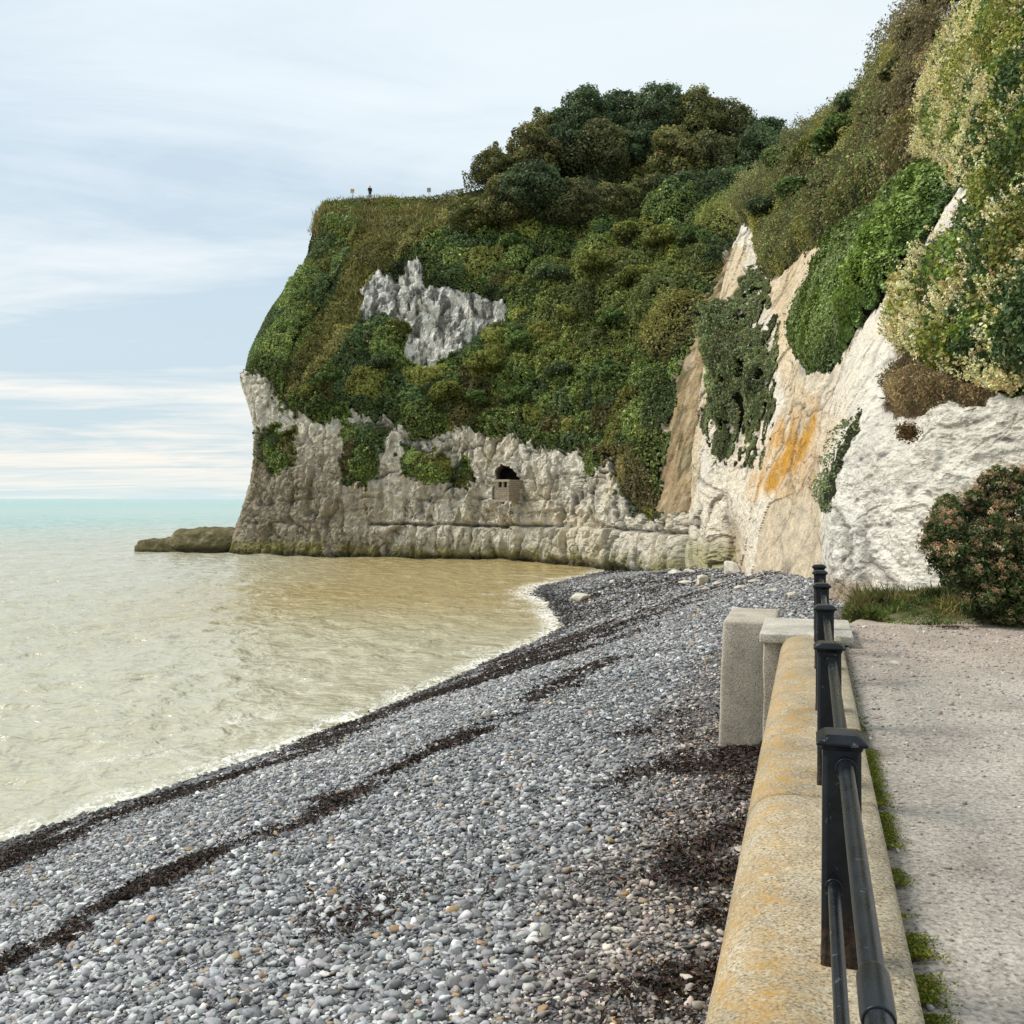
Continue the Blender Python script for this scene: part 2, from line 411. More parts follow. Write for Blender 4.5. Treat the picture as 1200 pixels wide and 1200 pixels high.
near_wall = sstep(-2.5, -1.0, tz + 0.7 * fbm(pp, 0.6, 3, 61)) * (pp[:, 1] < 20)
pcol = mixc(pcol, pcol * np.array([.98, 0.80, 0.64]), near_wall * 0.75); ss_ = ss_ * (1 - 0.30 * near_wall)
m_peb = pebble_mat()
o = stones_object('pebbles', pp, ss_, pcol, m_peb)
tag(o, 'rounded grey and white pebbles covering the beach', 'pebbles', kind='stuff')

# ---------------------------------------------------------------- seaweed strandlines
m_weed = attr_mat('seaweed', 0.55, 0.35, 60.0, 0.0)
def weed(name, label, segs, n, size=0.085, hmax=0.05, bias=-0.05, boost=0.0, wmul=1.7):
    """segs: list of (px,py,half width px, weight) strokes laid out on the beach by survey, resampled along the polyline"""
    segs = np.array(segs, float)
    L = np.r_[0, np.cumsum(np.hypot(*np.diff(segs[:, :2], axis=0).T) / np.maximum(segs[:-1, 1] - HY, 25))]
    u = rng.random(n) * L[-1]; px = np.interp(u, L, segs[:, 0]); py = np.interp(u, L, segs[:, 1]); hw = np.interp(u, L, segs[:, 2])
    x, y = beach_hit(px, py)
    off = rng.normal(size=n) * 0.5; wd = hw * y ** 1.75 / 2600.0
    q = np.stack([x, y, x * 0], 1); off = off + 1.0 * fbm(q, 0.4, 5, 71)
    tx, ty = 0.37, 0.93; wd = wd * wmul; x = x - ty * off * wd + rng.normal(size=n) * 0.06; y = y + tx * off * wd + rng.normal(size=n) * 0.14
    q = np.stack([x, y, x * 0], 1); keep = (1.1 * fbm(q, 0.5, 3, 91) + 1.15 * fbm(q, 1.5, 4, 83) - 0.25 * np.abs(off) > bias - boost * (px < 250) + 0.22 * rng.normal(size=n))
    keep &= (x * UY - y * UX < -0.33) | (x * UX + y * UY > 15)
    x, y = x[keep], y[keep]; k = len(x)
    z = beach_z(x, y) + 0.005 + rng.random(k) * hmax; C = np.stack([x, y, z], 1)
    col = palette(k, [(0.018, 0.014, 0.011), (0.036, 0.022, 0.015), (0.066, 0.032, 0.021), (0.06, 0.048, 0.022)], [4, 4, 3, 1], 0.25)
    sz = size * rng.uniform(0.5, 1.5, k) * (1 + 0.012 * y)
    v, f, c = leaf_geo(C, np.tile([0, 0, 1.0], (k, 1)), sz, col, 0.4, 0.55)
    o = link(name, mesh_np(name, v, f, c, smooth=False), m_weed); return tag(o, label, 'seaweed', kind='stuff')
weed('seaweed', 'reddish brown seaweed strandline nearest the water', [(-40,1035,7),(5,1012,8),(100,968,9),(200,930,9),(340,890,8),(420,850,9),(500,818,8),(580,790,8),(650,765,7)], 40000, 0.07, 0.03, -0.08)
weed('seaweed', 'broken black seaweed strandline halfway up the beach', [(-30,1145,8),(60,1105,9),(110,1070,6),(215,1015,10),(290,985,12),(350,962,9),(400,930,10),(450,908,7),(520,878,8),(570,853,9),(640,815,9),(700,775,9)], 38000, 0.062, 0.028, 0.17, 0.32, 1.25)
weed('seaweed', 'dark seaweed litter lying against the foot of the sea wall', [(880,875,26),(840,905,40),(800,1000,50),(810,1080,40),(770,1190,55)], 30000, 0.055, 0.03, 0.16)
weed('seaweed', 'scattered black weed beside the concrete buttress', [(770,835,14),(800,855,20),(860,870,20),(890,880,10)], 4500, 0.06, 0.03, 0.1)
weed('seaweed', 'wide dark band of weed on the beach below the headland', [(600,790,8),(650,760,12),(690,735,16),(720,710,16),(745,690,12),(775,668,8),(800,662,5)], 70000, 0.08, 0.04, -0.2, 0.0, 2.3)
weed('seaweed', 'small dark scraps of weed scattered over open shingle', [(270,1128,9),(330,1112,9),(420,1080,40),(600,1020,60),(700,1050,40),(740,1030,30),(690,1150,20)], 2600, 0.06, 0.02, 0.34)

# ================================================================ sea
rs = 14 * 1.0068 ** np.arange(1090); rs = rs[rs < 22000]; na = 460
an = np.radians(np.linspace(-58, 40, na)); R_, A_ = np.meshgrid(rs, an, indexing='ij')
P = np.stack([R_ * np.sin(A_), R_ * np.cos(A_), np.zeros_like(R_)], -1).reshape(-1, 3)
inb = (P[:, 1] < 115) & (P[:, 0] > -40)
dep = np.full(len(P), 6.0); dep[inb] = -beach_z(P[inb, 0], P[inb, 1])
r = np.hypot(P[:, 0], P[:, 1])
fade = 1 - sstep(250, 700, r)
q = P.copy()
sw = np.array([0.93, -0.37])                            # swell runs onto the beach
ph = P[:, 0] * sw[0] + P[:, 1] * sw[1] + 1.3 * fbm(P, 0.06, 2, 3)
amp = sstep(0.1, 1.4, dep)
h = 0.055 * np.sin(ph * 1.05) ** 3 * amp + 0.05 * np.sin(ph * 0.45 + 1.0) * amp
h += (0.15 * ridged(q * [0.9, 1, 1] + 1.2 * fbm(q, .15, 2, 12)[:, None], 0.28, 2, 13) + 0.11 * ridged(q * [1, 1.1, 1] + .5 * fbm(q, .4, 2, 14)[:, None], 0.75, 2, 15) * (1 - sstep(60, 160, r))) * (0.30 + 0.7 * amp)
h += 0.35 * fbm(q, 0.02, 2, 18) * sstep(80, 200, r)
P[:, 2] = h * fade - 0.04
silt = 1 - sstep(95, 330, r + 60 * fbm(P, 0.012, 3, 23))
near = 1 - sstep(10, 45, r - 0)
c0 = np.tile([0.12, 0.40, 0.36], (len(P), 1)); c0 = mixc(c0, (0.30, 0.42, 0.34), (1 - sstep(200, 1200, r)) * 0.7)
c0 = mixc(c0, (0.46, 0.435, 0.31), silt); 
brown = silt * sstep(-30, -10, P[:, 0] + 5 * fbm(P, 0.05, 3, 27)) * sstep(38, 70, P[:, 1]); c0 = mixc(c0, (0.39, 0.30, 0.125), brown * 0.92)
foam = 0.8 * (1 - sstep(0.02, 0.55, dep)) * sstep(-0.6, 0.05, dep) * (0.75 + 0.6 * fbm(P, 0.35, 3, 35)) + 0.5 * np.exp(-((dep - 0.62 - 0.5 * fbm(P, 0.2, 3, 33)) / 0.24) ** 2) * sstep(-0.25, 0.25, fbm(P, 0.22, 3, 34))
foam += 0.28 * sstep(-1.5, 2.5, P[:, 0]) * sstep(44, 54, P[:, 1]) * (1 - sstep(70, 84, P[:, 1])) * (1 - sstep(0.6, 1.4, dep))
m_sea, nt, b = new_mat('sea_water'); p = pos(nt); fo = attr(nt, 'foam').outputs['Fac']
mp = nt.nodes.new('ShaderNodeMapping'); mp.inputs['Rotation'].default_value = (0, 0, math.radians(22)); mp.inputs['Scale'].default_value = (1.0, 0.5, 1); nt.links.new(p, mp.inputs['Vector'])
lace = noise(nt, mp.outputs[0], 2.6, 6, 0.65, 1.2); lace2 = noise(nt, mp.outputs[0], 9.0, 4, 0.6, 0.6)
lc = mth(nt, 'ADD', mth(nt, 'MULTIPLY', mth(nt, 'ABSOLUTE', mth(nt, 'SUBTRACT', lace, 0.5)), -6.0), 0.62)
lc = mth(nt, 'ADD', lc, mth(nt, 'MULTIPLY', lace2, 0.5))
ff = mth(nt, 'MULTIPLY', ramp(nt, [(0.30, 0.0), (0.62, 1.0)], mth(nt, 'MULTIPLY', lc, mth(nt, 'ADD', fo, 0.10))).outputs[0], 0.85, True)
nt.links.new(mixn(nt, ff, attr(nt, 'Col').outputs['Color'], (0.82, 0.82, 0.78)), b.inputs['Base Color'])
b.inputs['IOR'].default_value = 1.33
nt.links.new(mth(nt, 'ADD', mth(nt, 'MULTIPLY', ff, 0.6), 0.10), b.inputs['Roughness'])
mp2 = nt.nodes.new('ShaderNodeMapping'); mp2.inputs['Rotation'].default_value = (0, 0, math.radians(15)); mp2.inputs['Scale'].default_value = (0.8, 1.0, 1); nt.links.new(p, mp2.inputs['Vector'])
nn = bump(nt, noise(nt, mp2.outputs[0], 0.55, 3, 0.5, 0.6), 0.7, 0.9); nn = bump(nt, noise(nt, mp2.outputs[0], 2.2, 3, 0.55, 0.6), 0.65, 0.26, nn)
nn = bump(nt, noise(nt, p, 8.0, 2, 0.5, 0.3), 0.35, 0.04, nn)
nt.links.new(nn, b.inputs['Normal'])
o = link('sea', mesh_np('sea', P, grid_faces(len(rs), na), c0, extra={'foam': np.clip(foam, 0, 1)}), m_sea)
tag(o, 'silty green grey sea, brown below the headland and turquoise at the horizon', 'sea', kind='structure')
# ================================================================ cliffs: key profiles surveyed foot -> crest, lofted, then weathered
def loft_surface(cols, step=1.3, sig=5, lo=None, dense=0.0):
    C = np.array([[W(*p) for p in c] for c in cols])              # (ncol,nrow,3)
    Q = np.array([[p[:2] for p in c] for c in cols], float)
    if lo: C[:, 0, 2] = lo
    dpx = np.hypot(*(np.diff(Q, axis=0).mean(1)).T); d3 = (np.linalg.norm(np.diff(C, axis=0), axis=2) * F / C[:-1, :, 1]).mean(1)
    du = np.r_[0, np.cumsum(np.maximum(np.maximum(dpx, dense * d3), 6))]
    dv = np.r_[0, np.cumsum(np.maximum(np.hypot(*(np.diff(Q, axis=1).mean(0)).T), 6))]
    nu = int(du[-1] / step); nv = int(dv[-1] / step)
    u = np.linspace(0, du[-1], nu); v = np.linspace(0, dv[-1], nv)
    A = np.empty((nu, C.shape[1], 3))
    for j in range(C.shape[1]):
        for k in range(3): A[:, j, k] = np.interp(u, du, C[:, j, k])
    B = np.empty((nu, nv, 3))
    for i in range(nu):
        for k in range(3): B[i, :, k] = np.interp(v, dv, A[i, :, k])
    g = np.arange(-3 * sig, 3 * sig + 1); kern = np.exp(-0.5 * (g / sig) ** 2); kern /= kern.sum()
    for ax in (0, 1):
        pad = 3 * sig
        b0 = np.take(B, [0], ax); b1 = np.take(B, [-1], ax)
        lo_ = 2 * b0 - np.flip(np.take(B, range(1, pad + 1), ax), ax); n = B.shape[ax]
        hi_ = 2 * b1 - np.flip(np.take(B, range(n - 1 - pad, n - 1), ax), ax)
        E = np.concatenate([lo_, B, hi_], ax)
        B = sum(kern[m] * np.take(E, range(m, m + n), ax) for m in range(len(kern)))
    return B
def normals(B, sign=1):
    du = np.gradient(B, axis=0); dv = np.gradient(B, axis=1); return unit(np.cross(du, dv)) * sign
def jitter(P, px, py, sc, amp, seed):
    return px + amp * fbm(P, sc, 4, seed), py + amp * fbm(P, sc, 4, seed + 7)

# ---------------------------------------------------------------- the headland across the bay
HEAD = [
 # px,py,depth: below water, foot, notch, mid rock, rock top, low slope, mid slope, upper slope, crest, plateau
 [(350,690,170),(340,632,170),(345,612,170),(350,550,170),(350,500,170),(350,430,170),(360,400,170),(390,330,170),(410,262,170),(420,256,175)],
 [(300,668,135),(288,640,135),(292,620,135),(308,550,135),(312,500,135),(292,436,135),(298,412,137),(322,360,140),(366,310,142),(384,243,146)],
 [(262,662,122),(261,647,122),(270,620,122.5),(293,560,123),(299,500,123),(276,438,123),(282,412,124),(308,360,127),(357,308,129),(376,238,133)],
 [(300,668,119),(300,650,119),(302,625,119),(304,560,120),(306,500,120.5),(300,440,121),(305,412,122),(330,360,125),(372,308,128),(390,236,134)],
 [(335,670,116),(335,652,116),(336,625,116.5),(338,560,117.5),(338,510,118.5),(336,470,119),(345,418,121),(366,364,124),(395,310,127),(410,234,135)],
 [(370,672,114.5),(370,653,114.5),(371,625,115),(373,560,116),(374,520,117),(374,488,117.5),(385,425,119.5),(400,366,122.5),(418,308,126),(428,233,136)],
 [(402,672,113),(402,654,113),(403,625,113.3),(405,570,114),(408,525,115),(408,498,116),(420,430,118.5),(432,368,121.5),(445,308,125.5),(450,232,136)],
 [(440,674,112),(440,655,112),(441,625,112.2),(444,570,113),(446,520,114),(448,496,115),(460,435,118),(472,372,120),(480,318,123),(480,233,136)],
 [(490,676,110.5),(490,656,110.5),(490,628,110.7),(492,575,111.5),(494,535,112),(496,512,113.5),(505,440,117),(512,372,119.5),(516,322,122.5),(512,233,136)],
 [(545,678,109),(545,657,109),(545,632,109),(546,580,110),(547,535,110.8),(548,510,112),(556,440,116),(562,376,119),(566,325,122),(562,222,137)],
 [(600,680,106.5),(600,659,106.5),(600,635,106.5),(600,580,107.5),(601,540,108.3),(602,514,110),(608,440,114.5),(614,372,118),(618,318,122),(618,206,139)],
 [(650,685,102),(650,663,102),(650,635,102.5),(650,590,103.5),(651,555,104.5),(653,528,106.5),(658,442,111.5),(664,370,116),(668,312,121),(672,190,141)],
 [(700,692,96.5),(700,670,96.5),(700,640,97),(700,595,98),(701,560,99),(704,532,101),(708,445,106.5),(714,370,112),(720,308,118),(730,178,141)],
 [(740,700,90.5),(740,672,90.5),(741,640,91),(742,605,92),(744,582,93),(748,558,95),(755,450,101),(762,370,108),(770,305,115),(790,178,140)],
 [(772,705,84),(772,672,84),(772,640,84.5),(773,612,85.5),(776,598,86.5),(781,575,88.5),(795,450,95),(806,368,103),(818,300,111),(850,182,138)],
 [(800,705,78),(800,670,78),(800,640,78.2),(801,612,79),(804,590,80),(809,560,81.5),(824,450,88),(838,368,96),(852,295,106),(900,190,135)],
 [(840,705,80),(840,670,80),(840,640,80.5),(842,612,81),(846,590,82),(850,560,83),(862,450,88),(874,368,95),(885,290,104),(940,190,132)],
]
B = loft_surface(HEAD, 1.25, 5)
NRM = normals(B)
if NRM[B.shape[0] // 2, B.shape[1] // 3, 1] > 0: NRM = -NRM
sh = B.shape; P0 = B.reshape(-1, 3).copy(); N0 = NRM.reshape(-1, 3)
PX, PY = proj(P0)
foot = B[:, int(sh[1] * 0.06), :]; sarc = np.r_[0, np.cumsum(np.hypot(*np.diff(foot[:, :2], axis=0).T))]
S = np.repeat(sarc[:, None], sh[1], 1).ravel()
zs = P0[:, 2]
jx, jy = jitter(P0, PX, PY, 0.22, 16, 101); jx2, jy2 = jitter(P0, PX, PY, 0.6, 17, 103); q_ = jitter(P0, PX, PY, 2.2, 9, 105); jx2 += q_[0] - PX; jy2 += q_[1] - PY
VEGLINE = [(180,430),(255,436),(298,440),(316,446),(322,468),(345,486),(372,492),(388,498),(405,488),(425,486),(452,490),(470,502),(486,518),(502,510),(530,504),(560,508),(600,512),(622,520),(642,530),(690,528),(722,536),(740,572),(756,584),(772,584),(782,520),(798,450),(826,370),(846,310),(872,270),(1000,240),(1000,-100),(180,-100)]
ROCKHOLE = [(428,340),(438,318),(462,324),(488,306),(500,334),(530,340),(570,350),(593,362),(594,384),(564,388),(542,414),(512,424),(502,440),(490,430),(474,420),(480,384),(466,372),(446,368),(430,372)]
vegb = inpoly(jx2, jy2, VEGLINE)
hx = .45 * jx + .35 * jx2 + .2 * PX; hy = .45 * jy + .35 * jy2 + .2 * PY; hole = inpoly(hx, hy, ROCKHOLE) | inpoly(hx, hy, [(424,345),(438,330),(436,375),(424,380)]) | inpoly(jx2, jy2, [(392,258),(412,255),(412,272),(394,272)])
tuft = inpoly(jx2, jy2, [(302,505),(345,503),(345,548),(318,553),(302,545)]) | inpoly(jx2, jy2, [(404,498),(456,500),(448,545),(430,568),(404,566)]) | inpoly(jx2, jy2, [(470,524),(500,534),(556,546),(560,570),(520,570),(490,562),(470,550)]) | inpoly(jx2, jy2, [(678,530),(712,532),(708,552),(690,560)]) | inpoly(jx2, jy2, [(716,520),(775,560),(772,612),(750,606),(724,560)])
veg_h = (vegb & ~hole) | tuft
jx3, jy3 = jitter(P0, PX, PY, .35, 22, 107); brownslope = inpoly(.5 * jx2 + .5 * jx3, .5 * jy2 + .5 * jy3, [(768,606),(776,560),(790,480),(806,420),(836,330),(862,280),(880,300),(842,420),(812,560),(806,606)])
veg_h &= ~brownslope
# rock relief
k1 = np.stack([S * 0.30, zs * 0.05, P0[:, 1] * 0.02], 1); k2 = np.stack([S * 0.8, zs * 0.30, P0[:, 1] * 0.05], 1)
rel = 1.7 * fbm(P0, 0.09, 2, 111) + 1.0 * (ridged(k1, 1, 2, 113) - 0.2) + 0.6 * ridged(k2, 1, 3, 117) + 0.6 * fbm(P0, 0.6, 4, 121) + 0.40 * ridged(P0 + 0.5 * pn(P0 * 0.8, 9)[:, None], 0.55, 3, 125) + 0.22 * fbm(P0, 2.2, 3, 123)
crk_ = sstep(0.80, 0.97, 1 - 2 * np.abs(pn(np.stack([S * 0.42 + 0.5 * pn(P0 * 0.4, 3), zs * 0.13, P0[:, 1] * .1], 1), 127))) * sstep(-0.2, 0.25, fbm(P0, 0.2, 2, 128))
crk2 = sstep(0.78, 0.96, 1 - 2 * np.abs(pn(P0 * [0.5, 0.5, 0.9] + 0.4 * pn(P0 * 0.7, 4)[:, None], 129))) * sstep(0.0, 0.35, fbm(P0, 0.3, 2, 130))
wa = P0 + 0.5 * np.stack([pn(P0 * .7, 301), pn(P0 * .7, 302), pn(P0 * .7, 303)], 1)
f1, f2, id1 = worley(wa, [0.40, 0.40, 0.16], 1); g1, g2, id2 = worley(wa, [1.15, 1.15, 0.55], 2); e1, e2, id3 = worley(wa, [2.6, 2.6, 2.0], 3)
crk = np.exp(-((f2 - f1) / 0.07) ** 2) * sstep(-.25, .25, fbm(P0, .18, 2, 305)); crk2 = np.exp(-((g2 - g1) / 0.09) ** 2) * sstep(-.15, .3, fbm(P0, .3, 2, 306)); nose = 1 - sstep(400, 500, PX); crk *= 1 - .6 * nose; crk2 *= 1 - .3 * nose
rel = rel * (0.60 - .22 * nose) + (0.62 - .3 * nose) * (id1 - .5) + 0.26 * (id2 - .5) + 0.20 * (id3 - .5) - 0.7 * crk - 0.22 * crk2 + 0.16 * ridged(np.stack([S * 1.5 + .5 * pn(P0 * .6, 7), zs * 0.3, P0[:, 1] * .05], 1), 1, 3, 118)
edges = np.cumsum(1.6 + 7.5 * np.random.default_rng(5).random(80) ** 1.8); ii = np.searchsorted(edges, S); ii = np.clip(ii, 1, 79)
wob = 1.1 * fbm(P0, 0.35, 3, 131)
e = np.minimum(np.abs(S + wob - edges[ii - 1]), np.abs(edges[ii] - S - wob)); width = edges[ii] - edges[ii - 1]
egd = np.random.default_rng(15).random(81)[ii]; blk = (1 - sstep(3.4, 4.0, zs + 0.5 * fbm(P0, 0.3, 3, 133))) * sstep(410, 520, PX + 60 * fbm(P0, .15, 2, 134)) * 0.9
lowamp = np.random.default_rng(9).uniform(-0.7, 0.7, 81)[ii]
bulge = 0.7 * np.sqrt(np.clip(1 - (1 - 2 * e / width) ** 4, 0, 1)) * np.sqrt(np.clip(1 - (np.clip(zs - 1.6, -2, 2.1) / 2.15) ** 4, 0, 1)) + 0.6 * lowamp
bulge = bulge * (0.35 + 0.8 * egd) - 1.5 * egd ** 1.5 * np.exp(-(e / 0.20) ** 2); bulge -= 0.9 * (1 - sstep(0.1, 0.9, zs)) * (0.5 + 0.5 * fbm(P0, 0.3, 2, 137))
rel = rel * (1 - blk) + blk * (0.55 * rel + bulge + 0.3)
crack = np.exp(-((zs - 3.65 + 0.25 * fbm(P0, 0.3, 2, 133)) / 0.17) ** 2) * sstep(-0.3, 0.2, fbm(P0, 0.12, 2, 139) + 0.15)
rel -= 0.6 * crack * (0.3 + 0.7 * (PX > 420))
for zk, a in ((5.0, .3), (6.3, 0.4), (8.6, 0.4), (10.2, .3), (11.6, 0.3), (20, .3)): rel -= a * np.exp(-((zs - zk + 0.9 * fbm(P0, 0.12, 3, 143)) / 0.14) ** 2) * sstep(-.1, .3, fbm(P0, .25, 2, 144))
rel += np.where(hole, 0.30 * ridged(np.stack([S + pn(P0 * .9, 5), zs * .45, P0[:, 1] * .1], 1), 0.9, 4, 145), 0)
vrel = (1.2 * fbm(P0, 0.12, 3, 151) + 0.25 * fbm(P0, 0.8, 2, 153)) * (.25 + .75 * sstep(300, 390, PX)) - .5 * (1 - sstep(300, 390, PX))
face = np.abs((N0 * unit(P0 - np.array([0, 0, EYE]))).sum(1)); rel = rel * (0.35 + 0.65 * sstep(0.08, 0.45, face)) * np.where(brownslope, .28, 1.0)
vf = veg_h.astype(float)
disp = rel * (1 - vf) + (vrel - 0.1) * vf + 0.0
flatten = np.clip((P0[:, 1] * 0 + np.repeat(np.linspace(0, 1, sh[1])[None], sh[0], 0).ravel() - 0.93) / 0.07, 0, 1)
disp *= (1 - 0.85 * flatten)
Pd = P0 + N0 * disp[:, None]
cave = inpoly(PX + 0.8 * fbm(P0, 1.5, 2, 155), PY, [(581,587),(583,562),(584,552),(589,546),(599,548),(606,554),(609,566),(609,587)])
Pd[cave] = P0[cave] + np.array([0.3, 3.4, 0]) * 1.0
# surface colour: weathered chalk with lichen, dark seams, shade painted into hollows, algae at the tide line
grey = np.tile([0.64, 0.585, 0.47], (len(P0), 1))
wh = sstep(-0.05, 0.45, fbm(P0, 0.25, 4, 161)); grey = mixc(grey, (0.80, 0.755, 0.65), wh * 0.8)
dk = sstep(0.02, 0.35, fbm(np.stack([S * .8, zs * .12, P0[:, 1] * .1], 1), 1, 5, 163)); grey = mixc(grey, (0.24, 0.215, 0.165), dk * 0.6); lt_ = sstep(0.1, 0.4, fbm(np.stack([S * 1.3, zs * .25, P0[:, 1] * .1], 1), 1, 4, 164)); grey = mixc(grey, (0.80, 0.77, 0.69), lt_ * .8)
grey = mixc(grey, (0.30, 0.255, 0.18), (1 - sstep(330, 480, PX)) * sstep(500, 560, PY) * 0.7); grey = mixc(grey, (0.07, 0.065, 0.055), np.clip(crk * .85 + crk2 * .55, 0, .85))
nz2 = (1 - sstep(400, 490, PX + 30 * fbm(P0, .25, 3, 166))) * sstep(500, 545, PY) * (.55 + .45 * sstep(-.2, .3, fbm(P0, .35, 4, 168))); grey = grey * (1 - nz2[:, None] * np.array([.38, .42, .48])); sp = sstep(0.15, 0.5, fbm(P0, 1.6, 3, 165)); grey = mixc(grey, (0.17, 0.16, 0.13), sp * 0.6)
pit = sstep(-0.05, 0.6, -rel); grey = mixc(grey, (0.13, 0.12, 0.10), pit * 0.75)  # hollows darkened by relief depth: crevice shade painted into the chalk
cream = sstep(-0.1, 0.4, fbm(P0, 0.18, 3, 167)) * sstep(480, 620, PX); grey = mixc(grey, (0.66, 0.56, 0.38), cream * 0.5)
low = blk * sstep(420, 500, PX); grey = mixc(grey, (0.60, 0.55, 0.43), low * 0.35)
alg = (1 - sstep(0.6, 2.3, zs + 0.9 * fbm(P0, 0.3, 3, 169))); grey = mixc(grey, (0.17, 0.16, 0.035), alg * 0.85 * sstep(-0.4, 0.2, fbm(P0, 0.5, 2, 170) + 0.1))
grey = mixc(grey, (0.05, 0.045, 0.03), (1 - sstep(0.1, 0.8, zs + 0.4 * fbm(P0, 0.4, 2, 171))) * 0.9)
grey = mixc(grey, (0.10, 0.09, 0.08), crack * 0.7 + 0 * zs)
hc = np.tile([0.80, 0.77, 0.69], (len(P0), 1)); hd = sstep(-0.10, 0.12, fbm(np.stack([S * 1.1, zs * .4, P0[:, 1] * .2], 1), 1, 5, 173, 0.65)); hc = mixc(hc, (0.09, 0.09, 0.075), hd * 0.85)
grey = np.where(hole[:, None], hc, grey)
bsl = mixc(np.tile([0.36, 0.265, 0.15], (len(P0), 1)), (0.19, 0.14, 0.075), sstep(-0.15, 0.35, fbm(P0, [.9, .9, .3], 4, 175))); bsl = mixc(bsl, (.07, .075, .03), sstep(.12, .3, fbm(P0, [.5, .5, .3], 3, 176)) * .7); bsl = mixc(bsl, (.55, .46, .32), sstep(.1, .4, fbm(P0, [.7, .7, .4], 3, 177)) * .5); grey = np.where(brownslope[:, None], bsl, grey)
soil_shade = np.tile([0.026, 0.032, 0.012], (len(P0), 1)); grey = np.where(veg_h[:, None], soil_shade, grey)  # dark soil, with the undergrowth's shadow put into its colour
grey = np.where(cave[:, None], np.array([0.05, 0.045, 0.04]), grey)
m_head = rock_mat('weathered_chalk', 1.7, (0.14, 0.09))
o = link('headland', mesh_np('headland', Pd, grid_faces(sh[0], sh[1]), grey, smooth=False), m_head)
tag(o, 'chalk headland with a wave cut foot and overgrown upper slope', 'headland', kind='structure')
HG = dict(P=Pd.reshape(sh), N=NRM, px=PX.reshape(sh[:2]), py=PY.reshape(sh[:2]), veg=veg_h.reshape(sh[:2]), tuft=tuft.reshape(sh[:2]))

# plateau carrying on inland behind the crest
cr = HG['P'][:, -1, :]; back = cr + np.array([0.18, 1, 0.0]) * 45; back[:, 2] = cr[:, 2] + 1.0
mid = (cr + back) / 2; pl = np.stack([cr - [0, 0.3, 0.15], mid, back, back - [0, 0, 60]], 1)
pc2 = np.tile([0.06, 0.065, 0.025], (pl.shape[0] * 4, 1))
o = link('clifftop', mesh_np('clifftop', pl.reshape(-1, 3), grid_faces(pl.shape[0], 4), pc2), attr_mat('clifftop_turf', 0.95, 0.1, 4.0, 0.1))
tag(o, 'grassy cliff top running inland behind the headland edge', 'cliff top', kind='structure')

# ---------------------------------------------------------------- the cliff that runs back along the landward side of the beach
RC = [
 # below, foot, low, mid, upper rock, high, ridge, crest, back
 [(826,700,84),(826,668,84),(828,600,84),(836,520,84),(850,430,85),(866,345,87),(884,285,89),(905,232,92),(950,165,98),(975,150,110)],
 [(806,700,67),(806,662,67),(808,600,67.5),(813,520,68),(828,430,70),(846,345,73),(862,282,75),(884,232,78),(928,165,84),(955,150,95)],
 [(828,700,61.5),(828,664,61.5),(829,600,62),(834,520,62.5),(846,430,64.5),(862,345,67),(876,285,69),(896,230,72),(950,158,78),(980,142,90)],
 [(856,702,58),(856,665,58),(856,600,58.5),(860,520,59.5),(872,430,61.5),(886,345,64.5),(898,288,66.5),(918,226,69),(975,148,75),(1005,128,87)],
 [(878,702,50),(876,662,50),(884,600,51),(892,520,52.5),(904,430,55),(914,345,58),(922,290,60),(944,220,63),(1000,135,69),(1025,120,80)],
 [(906,706,40),(904,674,40),(912,600,42.5),(924,520,45),(932,430,47.5),(940,345,50),(950,288,52),(975,215,55),(1030,115,61),(1052,95,72)],
 [(950,712,31),(948,684,31),(950,610,34),(954,520,36.5),(962,430,38.5),(976,345,41),(990,290,43),(1018,200,46),(1064,70,52),(1085,50,62)],
 [(966,716,29),(965,690,29),(964,620,31),(966,520,34),(982,430,36),(1004,345,38),(1022,290,40),(1046,190,42.5),(1088,40,48),(1106,25,58)],
 [(973,720,24.5),(972,692,24.5),(972,620,24.8),(980,540,25.3),(1018,440,26.5),(1056,350,28),(1078,290,29.5),(1105,180,32),(1150,-10,36),(1170,-40,45)],
 [(1020,722,22),(1020,692,22),(1020,620,22.2),(1026,540,22.7),(1056,440,23.6),(1086,350,24.8),(1104,290,26),(1130,180,28),(1175,-20,32),(1195,-55,40)],
 [(1082,724,19.6),(1082,690,19.6),(1084,620,19.8),(1090,540,20.3),(1104,440,21),(1122,350,22),(1136,290,23),(1160,180,25),(1200,-30,29),(1220,-80,36)],
 [(1210,740,16.8),(1210,700,16.8),(1210,620,17),(1212,540,17.4),(1216,440,18),(1224,350,18.8),(1232,290,19.6),(1245,180,21.5),(1270,-50,25),(1290,-110,32)],
 [(1420,760,13.5),(1420,720,13.5),(1420,620,13.8),(1420,540,14.2),(1422,440,14.8),(1426,350,15.5),(1432,290,16.2),(1440,180,18),(1455,-80,21),(1470,-160,27)],
]
B = loft_surface(RC, 1.3, 4, None, 0.42)
NRM = normals(B)
if NRM[B.shape[0] // 2, B.shape[1] // 2, 0] > 0: NRM = -NRM
sh = B.shape; P0 = B.reshape(-1, 3).copy(); N0 = NRM.reshape(-1, 3); PX, PY = proj(P0); zs = P0[:, 2]
D = P0[:, 1]; A = np.clip(D / 62, 0.26, 1.0)
jx2, jy2 = jitter(P0, PX, PY, 0.9, 9, 203); nz_ = jitter(P0, PX, PY, 2.5, 6, 205); jx2 += nz_[0] - PX; jy2 += nz_[1] - PY
UPPER = [(800,-200),(1600,-200),(1600,440),(1240,462),(1190,470),(1165,460),(1130,450),(1092,436),(1052,408),(1050,350),(1066,308),(1102,270),(1124,236),(1122,200),(1090,188),(1060,214),(1010,258),(985,280),(955,290),(930,312),(908,330),(893,316),(888,272),(870,262),(848,290)]
